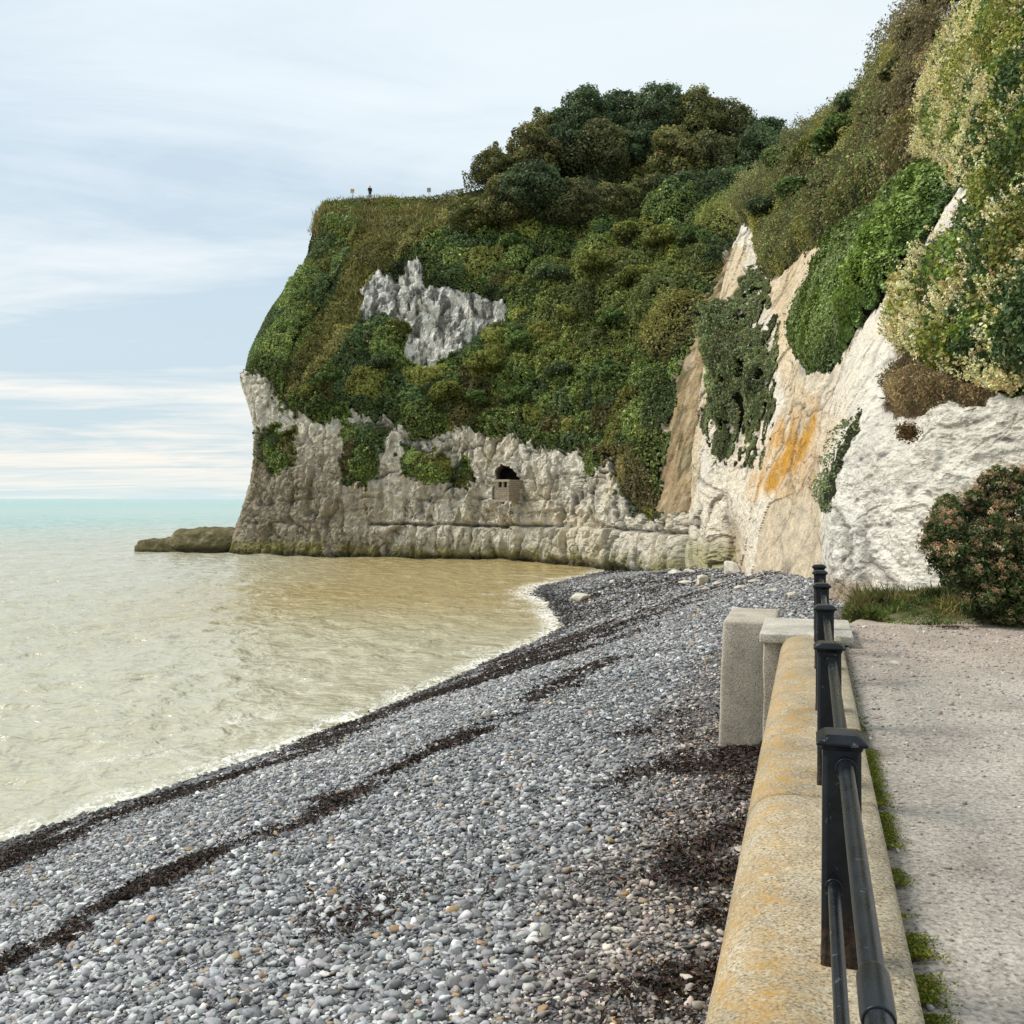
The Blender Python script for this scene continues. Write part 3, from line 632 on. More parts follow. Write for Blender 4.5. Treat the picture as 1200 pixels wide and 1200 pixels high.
IVY = [(934,404),(938,380),(952,335),(974,290),(1010,256),(1060,212),(1090,186),(1116,192),(1124,232),(1104,262),(1082,302),(1052,342),(1022,372),(1000,402),(978,438),(952,438),(938,420)]
HANG = [(884,312),(905,330),(918,396),(916,450),(906,505),(892,566),(874,548),(850,548),(834,530),(828,470),(842,424),(862,360)]
DRY = [(1040,476),(1058,410),(1092,432),(1130,446),(1160,458),(1180,470),(1160,482),(1120,478),(1085,488),(1050,490)]
SMALL = [[(962,590),(975,545),(1008,480),(1012,500),(985,560),(972,600)], [(822,478),(834,480),(830,512),(820,510)], [(846,500),(868,508),(862,540),(842,540)]]
ivy = inpoly(jx2, jy2, IVY); hang = inpoly(jx2, jy2, HANG) & (fbm(P0, 0.40, 4, 209) + .5 * fbm(P0, 1.3, 2, 208) > -0.12 + .25 * sstep(480, 560, PY)); up = inpoly(jx2, jy2, UPPER) & ~ivy
dry = inpoly(jx2, jy2, DRY); small = np.zeros(len(P0), bool)
for q in SMALL: small |= inpoly(jx2, jy2, q)
bare = inpoly(jx2, jy2, [(1082,300),(1100,262),(1134,222),(1148,222),(1140,250),(1112,280),(1096,300)]); up &= ~bare
veg_r = ivy | hang | up | dry | small
PV = P0 * [1, .38, 1]
farf = sstep(34, 50, D)
rel = A * (1.0 * fbm(PV * [1, 1, .5], 0.16, 2, 211) + 0.8 * (ridged(PV * [1, 1, .22], 0.25, 2, 213) - 0.2) + 0.45 * ridged(PV * [1, 1, .4], 0.7, 2, 217)) + np.clip(A, .4, 1) * ((0.30 - .10 * farf) * fbm(PV * [1, 1, .7], 0.9, 4, 221) + (0.16 - .06 * farf) * ridged(PV, 2.2, 3, 223)) + 0.06 * fbm(PV, 6.0, 3, 225) * (D < 45)
crk = sstep(0.82, 0.97, 1 - 2 * np.abs(pn(PV * [0.7, 0.7, 0.28] + 0.5 * pn(PV * 0.5, 4)[:, None], 219))) * sstep(-0.05, 0.3, fbm(PV, 0.3, 2, 220))
wa = PV + 0.35 * np.stack([pn(PV * .9, 311), pn(PV * .9, 312), pn(PV * .9, 313)], 1)
f1, f2, id1 = worley(wa, [0.6, 0.6, 0.38], 4); g1, g2, id2 = worley(wa, [1.7, 1.7, 1.3], 5); e1, e2, id3 = worley(wa, [4.5, 4.5, 3.8], 6)
crk = np.clip(np.exp(-((f2 - f1) / 0.06) ** 2) * sstep(-.2, .25, fbm(PV, .25, 2, 315)) + .7 * np.exp(-((g2 - g1) / 0.07) ** 2) * sstep(-.05, .35, fbm(PV, .5, 2, 316)), 0, 1)
rel = rel * .8 + np.clip(A, .35, 1) * (0.75 * (id1 - .5) * A + 0.20 * (id2 - .5) + 0.09 * (id3 - .5)) - 0.22 * crk * np.clip(A, .3, 1)
nearf = 1 - sstep(23, 30, D)
rel += nearf * (0.13 * ridged(PV + 0.25 * pn(PV * 1.5, 3)[:, None], 1.1, 3, 227) + 0.07 * fbm(PV + 0.1 * pn(PV * 4, 5)[:, None], 3.2, 3, 228) + 0.05 * ridged(PV, 4.5, 3, 229) + 0.028 * ridged(PV, 12, 2, 230) - 0.05 * sstep(.3, .0, e1) * (fbm(PV, 1.2, 2, 232) > .1))
for zk, a in ((5.85, .09), (6.5, .09), (7.4, .08)): rel -= nearf * a * np.exp(-((zs - zk + 0.3 * fbm(PV, 0.5, 3, 231)) / 0.05) ** 2) * sstep(0.0, .2, fbm(PV, 0.9, 2, 233))
mid = sstep(30, 45, D)
cavs = np.exp(-((PX - 858 - 6 * fbm(PV, .5, 3, 236)) / 10) ** 2) * sstep(590, 625, PY + 12 * fbm(PV, .6, 2, 237)) * mid
rel -= 1.1 * cavs
talus = inpoly(PX, PY, [(880,700),(890,630),(905,590),(950,570),(964,590),(968,700)])
rel = np.where(talus, rel * 0.45, rel)
# a few fallen-block knobs at the foot of the far buttress
face = np.abs((N0 * unit(P0 - np.array([0, 0, EYE]))).sum(1)); rel = rel * (0.36 + 0.64 * sstep(0.12, 0.60, face)) * (1 - .12 * nearf)
vf = (veg_r & ~hang & ~small).astype(float)
disp = rel * (1 - vf) + vf * (A * 0.4 * fbm(P0, 0.25, 3, 241) - 0.05)
Pd = P0 + N0 * disp[:, None]
c = np.tile([0.72, 0.65, 0.53], (len(P0), 1))
c = mixc(c, (0.75, 0.71, 0.62), sstep(20, 0, D - 22) * 0.0 + (1 - sstep(24, 29, D)) * 0.95)
wht = sstep(0.0, 0.4, fbm(PV, 0.3, 4, 251)); c = mixc(c, (0.68, 0.66, 0.60), wht * 0.5)
tan = sstep(-0.1, 0.4, fbm(PV * [1, 1, .3], 0.4, 4, 253)) * sstep(28, 40, D); c = mixc(c, (0.54, 0.42, 0.26), tan * 0.5)
tanl = inpoly(jx2, jy2, [(780,600),(800,480),(835,360),(862,280),(880,300),(850,420),(822,500),(812,600)]); c = np.where(tanl[:, None], mixc(c, (0.52, 0.39, 0.22), np.full(len(c), 0.6)), c)
tanu = inpoly(jx2, jy2, [(905,330),(930,312),(955,290),(975,285),(940,390),(934,420),(960,470),(930,500),(918,430)]); c = np.where(tanu[:, None], mixc(c, (0.60, 0.45, 0.26), np.full(len(c), 0.6)), c)
orng = inpoly(jx2, jy2, [(918,486),(950,470),(968,480),(974,510),(964,545),(940,575),(900,588),(898,560)]); ow = sstep(-0.4, 0.35, fbm(PV * [1, 1, .8], 0.8, 5, 255)); jo = jitter(P0, PX, PY, 0.5, 26, 256); so_ = np.exp(-(((jo[0] - 934 + (jo[1] - 530) * .35) / 26) ** 2)) * sstep(455, 520, jo[1]) * (1 - sstep(572, 592, jo[1])) * (D > 27); c = mixc(c, (0.54, 0.28, 0.045), np.clip(so_ * 1.5, 0, 1) * (0.42 + 0.58 * ow))
tl = talus; c = np.where(tl[:, None], mixc(c, (0.60, 0.49, 0.335), np.full(len(c), 0.8)) * (0.9 + 0.25 * fbm(PV, 2.5, 3, 257))[:, None], c)
greyd = sstep(0.1, 0.5, fbm(PV, 1.1, 4, 259)) ; c = mixc(c, (0.38, 0.355, 0.30), greyd * 0.5)
gs = sstep(0.12, 0.45, fbm(PV * [1, 1, .5], 0.55, 4, 260)) * nearf; c = mixc(c, (0.47, 0.445, 0.39), gs * 0.5)
c = mixc(c, (0.27, 0.25, 0.21), sstep(0.05, 0.55, -rel / np.maximum(A, .3)) * 0.45); c = mixc(c, (0.16, 0.145, 0.12), crk * .6); c = mixc(c, (0.16, .15, .135), nearf * sstep(.25, .42, fbm(PV, 3.4, 4, 262)) * .6); c = mixc(c, (.50, .455, .37), nearf * sstep(-.05, .35, fbm(PV * [1, 1, .6], .7, 5, 264)) * .5)  # sunken relief darkened: crevice shade put into the chalk colour
for zk in (5.95, 6.55, 7.45):
    fl = nearf * np.exp(-((zs - zk + 0.25 * fbm(PV, 0.35, 2, 231)) / 0.06) ** 2) * sstep(0.18, 0.34, fbm(P0 * [1, 1, 1.6], 1.7, 2, 261)); c = mixc(c, (0.055, 0.057, 0.07), np.clip(fl * .9, 0, 0.7))
c = mixc(c, (0.33, 0.23, 0.12), cavs * 0.7)
alg = mid * (1 - sstep(3.2, 4.6, zs + .8 * fbm(PV, .5, 3, 263))) * (1 - sstep(840, 880, PX)); c = mixc(c, (0.26, 0.25, 0.08), alg * 0.6)
dg = nearf * (1 - sstep(4.5, 4.8, zs + .25 * fbm(PV, 1.5, 3, 265))); c = mixc(c, (0.20, 0.13, 0.06), dg * 0.75)
soil_shade = np.tile([0.028, 0.032, 0.014], (len(P0), 1)); soil_shade[dry] = [0.09, 0.065, 0.035]  # soil under the leaves, their shade included in the colour
c = np.where(veg_r[:, None], soil_shade, c)
m_cl = rock_mat('fresh_chalk', 4.2, (0.07, 0.035), .42)
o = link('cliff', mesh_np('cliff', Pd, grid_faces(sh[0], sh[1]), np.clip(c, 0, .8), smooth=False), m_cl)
tag(o, 'white chalk cliff with orange stain behind the beach and path', 'cliff', kind='structure')
CG = dict(P=Pd.reshape(sh), N=NRM, px=PX.reshape(sh[:2]), py=PY.reshape(sh[:2]), ivy=ivy.reshape(sh[:2]), hang=hang.reshape(sh[:2]), up=up.reshape(sh[:2]), small=small.reshape(sh[:2]), dry=dry.reshape(sh[:2]))
# ================================================================ vegetation on the cliffs
def scatter(G, mask, n, thick, rad, leaf, colfn, name, mat, flat=0.5, off=0.0, nseed=None, aspect=0.6, shell=0.35, droop=0.0, vis=True, tmul=None, edge=9):
    P, N = G['P'], G['N']
    bm_ = mask.astype(float)
    for ax in (0, 1):
        for _ in range(2):
            cs = np.cumsum(np.concatenate([np.repeat(np.take(bm_, [0], ax), edge + 1, ax), bm_, np.repeat(np.take(bm_, [-1], ax), edge, ax)], ax), ax); k_ = 2 * edge + 1; n_ = bm_.shape[ax]
            bm_ = (np.take(cs, range(k_, k_ + n_), ax) - np.take(cs, range(0, n_), ax)) / k_
    TM = 0.12 + 0.88 * sstep(0.45, 1.0, bm_)
    if tmul is not None: TM = TM * tmul
    ar = np.linalg.norm(np.cross(P[1:, :-1] - P[:-1, :-1], P[:-1, 1:] - P[:-1, :-1]), axis=-1)
    w = mask[:-1, :-1] * ar
    if vis:  # spend the leaves where the place is seen from the beach side at all
        w = w * np.clip(0.15 + -(N[:-1, :-1] * unit(P[:-1, :-1] - np.array([0, 0, EYE]))).sum(-1), 0.22, 1)
    w = w / (P[:-1, :-1, 1] ** 1.0)
    w = w.ravel() / w.sum(); nc = mask.shape[1] - 1
    def sample(k):
        id_ = rng.choice(len(w), k, p=w); i = id_ // nc; j = id_ % nc; a = rng.random(k)[:, None]; b = rng.random(k)[:, None]
        return P[i, j] * (1 - a) * (1 - b) + P[i + 1, j] * a * (1 - b) + P[i, j + 1] * (1 - a) * b + P[i + 1, j + 1] * a * b, N[i, j], TM[i, j]
    p, nn, tm = sample(n)
    ns = nseed or 500
    s, sn, _t = sample(ns); sr = rad * np.exp(rng.normal(size=ns) * 0.42)
    best = np.full(n, -1.0); bi = np.zeros(n, int)
    for q in range(0, n, 20000):
        d2 = ((p[q:q + 20000, None, :] - s[None]) ** 2).sum(-1) / (sr[None] ** 2)
        hgt = np.sqrt(np.clip(1 - d2, 0, 1)) * (sr[None] / rad)
        bi[q:q + 20000] = hgt.argmax(1); best[q:q + 20000] = hgt.max(1)
    h = thick * tm * best * (1 - shell * rng.random(n) ** 2) * (0.75 + 0.5 * (0.5 + fbm(p, 1.6 / rad, 2, 351))) + off
    shoot = rng.random(n) < 0.10; h = h + shoot * tm * rng.exponential(0.18 * thick, n)
    dn = unit(nn * 0.55 + (p - s[bi]) / sr[bi][:, None] * 0.9 * (best > 0)[:, None] + np.array([0, 0, 0.25]))
    C = p + nn * h[:, None] + np.array([0, 0, 0.3]) * (h * 0.5)[:, None]
    tone_ = np.exp(np.random.default_rng(12).normal(size=ns) * 0.22)[bi]; gap_shade = 0.26 + 0.90 * sstep(0.05, 0.78, best * (0.8 + 0.4 * rng.random(n)))  # leaves between clumps darkened: shade put into their colour
    col = colfn(C, bi, best) * (tone_ * gap_shade)[:, None]
    lv = leaf * rng.uniform(0.6, 1.4, n)
    v, f, c = leaf_geo(C, dn, lv, col, aspect, flat, droop)
    return link(name, mesh_np(name, v, f, c, smooth=False), mat)
m_leaf = leaf_mat('foliage', 0.55, 0.25, 0.25, 0.12, (1.26, 1.17, 1.06))
m_bloom = leaf_mat('petals', 0.7, 0.15, 0.25, 0.0, (1.22, 1.17, 0.98))
m_moss = leaf_mat('moss_tufts', 0.8, 0.1, 0.1, 0.0)
m_ivy = leaf_mat('ivy_leaves', 0.45, 0.25, 0.15, 0.0, (1.12, 1.03, .98))
m_bark = plain_mat('bark', (0.09, 0.075, 0.055), (0.20, 0.17, 0.13), 6.0, 0.9, 0.1, 0.02)

# undergrowth of the headland slope
G = HG
def col_head(C, bi, best):
    px, py = proj(C); n = len(C)
    seedhue = np.random.default_rng(3).random(2000)[bi]
    tint_ = fbm(C, .22, 4, 309)[:, None]; base = (1 + np.array([.20, .14, .1]) * tint_) * palette(n, [(0.112, 0.170, 0.050), (0.150, 0.210, 0.060), (0.075, 0.130, 0.052), (0.235, 0.265, 0.075)], [4, 3, 3, 1.8], 0.30)
    base = mixc(base, (0.19, 0.195, 0.048), (seedhue > 0.82) * 0.65)
    base = mixc(base, (0.058, 0.10, 0.055), (seedhue < 0.25) * 0.6)
    base = mixc(base, (0.14, 0.10, 0.050), ((seedhue > 0.55) & (seedhue < 0.63)) * 0.55)
    g = inpoly(px + 14 * fbm(C, .2, 3, 303), py, [(420,262),(470,245),(520,236),(540,250),(470,300),(440,330),(420,380),(380,430),(330,470),(345,420),(400,330)])
    base = mixc(base, (0.22, 0.20, 0.07), g * rng.uniform(0.35, 0.9, n))
    yl = inpoly(px + 20 * fbm(C, .15, 3, 305), py, [(640,310),(700,275),(780,262),(835,290),(800,380),(700,420),(640,440),(600,420)])
    base = mixc(base, (0.23, 0.24, 0.052), yl * rng.uniform(0, 0.65, n))
    dkk = sstep(-0.1, 0.4, fbm(C, 0.14, 3, 307)); base = base * (1 - 0.38 * dkk)[:, None]
    base = mixc(base, (0.17, 0.125, 0.075), (inpoly(px, py, [(690,520),(740,520),(775,585),(750,600),(715,560)]) | ((py > 470) & (px > 440) & (rng.random(n) < .12))) * rng.uniform(0.2, 0.8, n))
    return base
TMH = (0.35 + 0.65 * sstep(300, 380, G['px'])) * (1 - 0.8 * inpoly(G['px'], G['py'], [(340,200),(540,200),(548,262),(470,262),(420,268),(350,262)]) - 0.45 * inpoly(G['px'], G['py'], [(430,262),(540,250),(470,300),(440,330),(418,385),(370,440),(330,470),(345,420),(395,340),(420,280)]))
TMH = TMH * (0.08 + 0.92 * sstep(.10, .17, np.linspace(0, 1, G['px'].shape[0])))[:, None]
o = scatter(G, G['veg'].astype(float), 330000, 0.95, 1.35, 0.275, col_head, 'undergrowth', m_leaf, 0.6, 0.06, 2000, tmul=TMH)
tag(o, 'dense mixed scrub and creepers covering the slope of the headland', 'undergrowth', kind='stuff')
# tall dry grass along the edge of the headland and down the sunlit strip
mask = G['veg'] & (inpoly(G['px'] + 10 * fbm(G['P'].reshape(-1, 3), .2, 3, 311).reshape(G['px'].shape), G['py'], [(374,232),(530,228),(545,250),(470,300),(440,330),(418,385),(370,440),(330,470),(345,420),(395,340),(372,290)]))
idx = np.argwhere(mask); pk = idx[rng.integers(0, len(idx), 26000)]; C = G['P'][pk[:, 0], pk[:, 1]] + rng.normal(size=(26000, 3)) * 0.15
C = C + G['N'][pk[:, 0], pk[:, 1]] * (0.05 + 0.5 * rng.random((26000, 1))) * np.where(G['py'][pk[:, 0], pk[:, 1]] < 250, .4, 1.0)[:, None]
gcol = palette(26000, [(0.24, 0.215, 0.08), (0.18, 0.19, 0.065), (0.32, 0.26, 0.13), (0.10, 0.14, 0.04)], [3, 3, 2, 3], 0.2)
v, f, c = blade_geo(C, rng.uniform(0.35, 0.95, 26000) * np.where(G['py'][pk[:, 0], pk[:, 1]] < 246, .5, 1.0), 0.045, gcol, 0.4)
o = link('grass', mesh_np('grass', v, f, c, smooth=False), m_leaf); tag(o, 'long yellowing grass on the open edge and spur of the headland', 'grass', kind='stuff')

# hanging scrub on the pale buttress
def col_hang(C, bi, best):
    b = palette(len(C), [(0.115, 0.165, 0.075), (0.150, 0.190, 0.082), (0.195, 0.175, 0.100), (0.095, 0.140, 0.088)], [4, 3, 2, 2], 0.2); return b
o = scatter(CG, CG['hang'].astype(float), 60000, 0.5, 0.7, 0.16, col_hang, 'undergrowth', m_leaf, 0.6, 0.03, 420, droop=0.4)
tag(o, 'dark scrub hanging down the pale buttress of the cliff', 'undergrowth', kind='stuff')

o = scatter(CG, CG['small'].astype(float), 4200, 0.18, 0.4, 0.075, col_hang, 'undergrowth', m_leaf, 0.7, 0.01, 90, droop=0.4, edge=3)
tag(o, 'thin grey green growth in the cleft beside the orange stain', 'undergrowth', kind='stuff')
# ivy sheet
def col_ivy(C, bi, best):
    px, py = proj(C); n = len(C); b = palette(n, [(0.040, 0.074, 0.028), (0.056, 0.100, 0.032), (0.088, 0.138, 0.038)], [4, 4, 2], 0.18)
    lt = sstep(62, 8, (px - 935) * 0.81 + (py - 395) * 0.59 + 26 * fbm(C, .4, 3, 321)); b = mixc(b, (0.145, 0.195, 0.042), lt * rng.uniform(0.1, 0.75, n)) * .88; return b * (0.65 + 0.45 * best)[:, None]  # sunlit upper-left edge painted into the leaf colour
ivm = CG['ivy'].astype(float)
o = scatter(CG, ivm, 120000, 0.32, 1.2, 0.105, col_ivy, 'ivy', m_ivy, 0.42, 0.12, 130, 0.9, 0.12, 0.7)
tag(o, 'thick glossy green ivy sheet hanging down the cliff above the orange stain', 'ivy')

# brown-green scrub along the crest above the ivy, masses between the separate bushes
def col_crest(C, bi, best):
    px, py = proj(C); n = len(C); sh_ = np.random.default_rng(4).random(2000)[bi]
    b = palette(n, [(0.085, 0.115, 0.038), (0.11, 0.14, 0.045), (0.14, 0.11, 0.062)], [4, 3, 3], 0.25)
    bw = sstep(1000, 1060, px + 15 * fbm(C, .3, 2, 323)) ; b = mixc(b, (0.155, 0.115, 0.072), bw * rng.uniform(0.2, 0.9, n))
    b = mixc(b, (0.20, 0.20, 0.05), (sh_ > .8) * .6); return b * 1.05
crest = CG['up'] & ((CG['px'] + 12 * fbm(CG['P'].reshape(-1, 3), .3, 3, 325).reshape(CG['px'].shape)) < np.interp(CG['py'], [0, 90, 170, 240, 420], [1140, 1100, 1082, 1105, 1040]))
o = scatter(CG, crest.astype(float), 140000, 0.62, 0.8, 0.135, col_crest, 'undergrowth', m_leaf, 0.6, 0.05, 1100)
tag(o, 'brownish scrub along the crest between the ivy and the skyline', 'undergrowth', kind='stuff')

# flowering climber at the right
vine_m = CG['up'] & ~crest & (CG['px'] < 1420) & (CG['py'] > -160)
def col_vine(C, bi, best):
    n = len(C); s_ = np.random.default_rng(6).random(3000)[bi]; b = palette(n, [(0.085, 0.145, 0.030), (0.13, 0.185, 0.036), (0.20, 0.225, 0.045), (0.045, 0.09, 0.030)], [4, 4, 2, 3], 0.2)
    b = mixc(b, (0.27, 0.26, 0.05), (s_ > .72) * rng.uniform(0, .8, n)); b = mixc(b, (0.030, 0.070, 0.030), (s_ < .3) * .7); return b * 1.05
vine = empty('flowering_climber', tuple(CG['P'][-200, CG['P'].shape[1] // 2]), 'pale flowering climber hanging over the top right of the cliff', 'climber')
vl = vine.location.copy()
lv = scatter(CG, vine_m.astype(float), 120000, 0.30, 0.36, 0.095, col_vine, 'foliage', m_leaf, 0.65, 0.03, 1900, 0.75, 0.5, 0.3)
lv.parent = vine; lv.matrix_parent_inverse = Matrix.Translation(-vl)
def sprays(nsp, per, mask, wfn, name, cols, wts):
    ar = mask.astype(float) * wfn; ar = ar.ravel() / ar.sum(); id_ = rng.choice(len(ar), nsp, p=ar); i = id_ // mask.shape[1]; j = id_ % mask.shape[1]
    base = CG['P'][i, j] + CG['N'][i, j] * rng.uniform(0.22, 0.60, (nsp, 1)); ax = unit(CG['N'][i, j] * 0.6 + np.array([-0.25, -0.1, 0.75]) + rng.normal(size=(nsp, 3)) * 0.45); ln = rng.uniform(0.12, 0.34, nsp)
    k = np.repeat(np.arange(nsp), per); u = rng.random(len(k)); C = base[k] + ax[k] * (ln[k] * u)[:, None] + rng.normal(size=(len(k), 3)) * (0.035 * (1.15 - u))[:, None]
    sc = palette(nsp, cols, wts, 0.1)[k] * np.exp(rng.normal(size=(len(k), 1)) * 0.12)
    v, f, c = leaf_geo(C, ax[k], 0.050 * rng.uniform(.6, 1.5, len(k)), sc, 0.8, 0.9)
    o = link(name, mesh_np(name, v, f, c, smooth=False), m_bloom); o.parent = vine; o.matrix_parent_inverse = Matrix.Translation(-vl); return o
fl = fbm(CG['P'].reshape(-1, 3), 0.45, 3, 331).reshape(vine_m.shape)
wf = sstep(-0.10, 0.25, fl) * (0.35 + 0.65 * sstep(330, 120, CG['py'])) + 0.9 * inpoly(CG['px'], CG['py'], [(1072,180),(1085,120),(1140,10),(1180,0),(1160,100),(1130,160),(1090,190)]).reshape(vine_m.shape)
sprays(14500, 20, vine_m, .95 * wf + 0.10, 'blossom', [(0.66, 0.64, 0.42), (0.74, 0.73, 0.58), (0.56, 0.53, 0.30), (0.45, 0.35, 0.20)], [4, 3, 3, 1])

# dry hanging scrub under it
def col_dry(C, bi, best):
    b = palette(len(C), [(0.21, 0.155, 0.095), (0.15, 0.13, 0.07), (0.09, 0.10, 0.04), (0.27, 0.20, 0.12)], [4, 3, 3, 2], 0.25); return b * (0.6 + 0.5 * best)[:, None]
o = scatter(CG, CG['dry'].astype(float), 15000, 0.3, 0.4, 0.07, col_dry, 'dry_scrub', m_leaf, 0.8, 0.03, 70, 0.3, 0.6, 1.0); tag(o, 'brown dried scrub hanging below the pale flowering climber', 'scrub')
sidx = np.argwhere(CG['dry']); pk = sidx[rng.integers(0, len(sidx), 2600)]; C = CG['P'][pk[:, 0], pk[:, 1]] + CG['N'][pk[:, 0], pk[:, 1]] * 0.2
v, f, c = blade_geo(C, rng.uniform(0.12, 0.30, 2600), 0.0028, palette(2600, [(0.20, 0.15, 0.10), (0.12, 0.09, 0.06)], None, .2), 0.5, (-0.2, -0.3, -0.5), .8)
t = link('twigs', mesh_np('twigs', v, f, c, smooth=False), m_leaf, o)

# ---------------------------------------------------------------- trees on the headland
def tree_mesh(seed, h, w, cols, wts, n, lsize, nl=44):
    global rng
    keep = rng; rng = np.random.default_rng(seed); lobes = []
    for k in range(nl):
        a = k * 2.399 + rng.uniform(-.4, .4); u = (k + .5) / nl; el = math.asin(1 - u * 1.35)
        r = w * 0.37 * math.cos(el) * rng.uniform(.65, 1.15); z = h * (0.46 + 0.40 * math.sin(el)) * rng.uniform(.88, 1.08)
        R = w * rng.uniform(0.09, 0.20); lobes.append((r * math.cos(a), r * math.sin(a), z, R, R, R * rng.uniform(.8, 1.1)))
    lobes.append((0, 0, h * .45, w * .3, w * .3, h * .30))
    for _ in range(34):
        l = lobes[rng.integers(0, nl)]; dq = unit(rng.normal(size=3) + np.array([0, 0, .5])); R = w * rng.uniform(.035, .075); lobes.append((l[0] + dq[0] * l[3] * 1.05, l[1] + dq[1] * l[3] * 1.05, l[2] + dq[2] * l[5] * 1.1, R, R, R * 1.2))
    P, N, k = lobes_leaves(lobes, n, 0.45, 0.35)
    tone = np.exp(rng.normal(size=len(lobes)) * 0.22)[k]
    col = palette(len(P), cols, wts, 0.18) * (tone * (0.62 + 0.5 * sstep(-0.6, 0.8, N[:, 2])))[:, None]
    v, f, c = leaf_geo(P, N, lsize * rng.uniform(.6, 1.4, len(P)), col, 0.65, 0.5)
    tw = rng.normal(size=(160, 3)); tw = unit(tw); kk = rng.integers(0, len(lobes), 160); L = np.array(lobes)
    crown = mesh_np('crown', v, f, c, smooth=False); crown.materials.append(m_leaf)
    mb = MB(); lean = rng.uniform(-.4, .4, 2)
    mb.tube([(0, 0, -0.8), (lean[0] * .3, lean[1] * .3, h * .2), (lean[0], lean[1], h * .42), (lean[0] * 1.2, lean[1] * 1.2, h * .7)], [w * .038, w * .03, w * .024, w * .008], 8)
    for j in range(7):
        l = lobes[j * 2 % len(lobes)]; z0 = h * rng.uniform(.22, .42)
        mb.tube([(lean[0] * .6, lean[1] * .6, z0), (l[0] * .5, l[1] * .5, (z0 + l[2]) * .5), (l[0] * .9, l[1] * .9, l[2] * .97)], [w * .018, w * .013, w * .006], 6)
    me_t = bpy.data.meshes.new('trunk'); me_t.from_pydata(mb.v, [], mb.f); me_t.update(); me_t.materials.append(m_bark)
    rng = keep
    return me_t, crown
DARK = [(0.057, 0.098, 0.045), (0.077, 0.122, 0.048), (0.048, 0.077, 0.043), (0.119, 0.138, 0.053)]
OLIVE = [(0.132, 0.15, 0.05), (0.096, 0.13, 0.046), (0.198, 0.186, 0.062), (0.156, 0.118, 0.058)]
BRWN = [(0.126, 0.119, 0.053), (0.093, 0.122, 0.046), (0.169, 0.143, 0.062), (0.068, 0.106, 0.041)]
tv = {'dark': [tree_mesh(41, 8, 7, DARK, [4, 3, 3, 1], 15000, .27), tree_mesh(42, 8.4, 7.6, DARK, [3, 4, 3, 1], 15000, .27)],
      'olive': [tree_mesh(43, 7.6, 7, OLIVE, [3, 4, 2, 1], 15000, .27), tree_mesh(44, 8, 6.6, OLIVE, [3, 3, 2, 2], 15000, .26)],
      'brown': [tree_mesh(45, 7.6, 6.8, BRWN, [3, 4, 2, 3], 15000, .26)]}
TREES = [  # px of trunk, py of its foot, distance, height scale, kind, label
 (556,262,127,0.72,'olive','ragged leftmost tree of the headland wood, leaning out above the open cliff edge'),
 (592,248,128,0.85,'olive','second tree from the left in the front row, yellowish crown'),
 (632,246,128,1.05,'dark','third tree from the left in the front row, dark rounded crown'),
 (676,248,127.5,0.95,'brown','brownish tree in the front row below the tallest dark crown'),
 (720,252,127,0.95,'olive','olive tree in the middle of the front row of the wood'),
 (764,252,127,0.9,'brown','brown leaved tree in the front row beside the olive middle tree'),
 (806,256,126,0.95,'dark','dark tree in the front row above the yellow green scrub'),
 (850,256,125,1.0,'dark','low spreading dark tree at the right end of the front row'),
 (580,216,133,0.70,'olive','yellow tipped tree behind the ragged leftmost one'),
 (622,204,134,0.95,'olive','olive tree on the left shoulder of the wood'),
 (664,206,134,1.0,'dark','dark tree in the second row on the left shoulder'),
 (706,206,134,1.1,'brown','brown tree in the middle of the second row'),
 (748,208,134,1.05,'dark','dark tree in the middle of the second row'),
 (792,210,133,1.05,'olive','olive crown in the second row right of the middle'),
 (836,214,132,1.05,'brown','brown crown in the second row near its right end'),
 (884,222,131,1.05,'dark','dark crown at the right end of the second row'),
 (650,178,140,0.95,'olive','tree on the skyline at the left end of the top row'),
 (688,166,141,1.05,'dark','dark skyline tree left of the highest crown'),
 (728,162,141,1.12,'dark','highest dark crown of the headland skyline'),
 (772,164,141,1.07,'dark','dark skyline tree right of the highest crown'),
 (815,172,140,1.06,'olive','olive skyline tree where the wood begins to fall to the right'),
 (858,180,139,1.03,'brown','brown skyline tree on the falling right shoulder'),
 (898,196,137,1.0,'dark','last dark skyline tree before the dip to the cliff'),
 (934,208,134,0.85,'brown','small brown tree filling the dip between headland and cliff'),
]
used = {}
for k, (px, py, d, s, kind, lab) in enumerate(TREES):
    me_t, me_c = tv[kind][k % len(tv[kind])]
    key = me_c.name; loc = W(px + random.uniform(-8, 8), py + random.uniform(-8, 10) + (34 if py > 240 else 22), d + random.uniform(-2, 2)); q = random.uniform(0, 6.28)
    if key not in used:
        r = empty('tree', loc, lab, 'tree', 'trees crowning the headland', q); r.scale = (s * 1.3, s * 1.3, s * 1.15)
        link('trunk', me_t, None, r); link('crown', me_c, None, r); used[key] = r
    else: copy_thing(used[key], loc, q, (s * 1.3, s * 1.3, s * 1.15), lab)

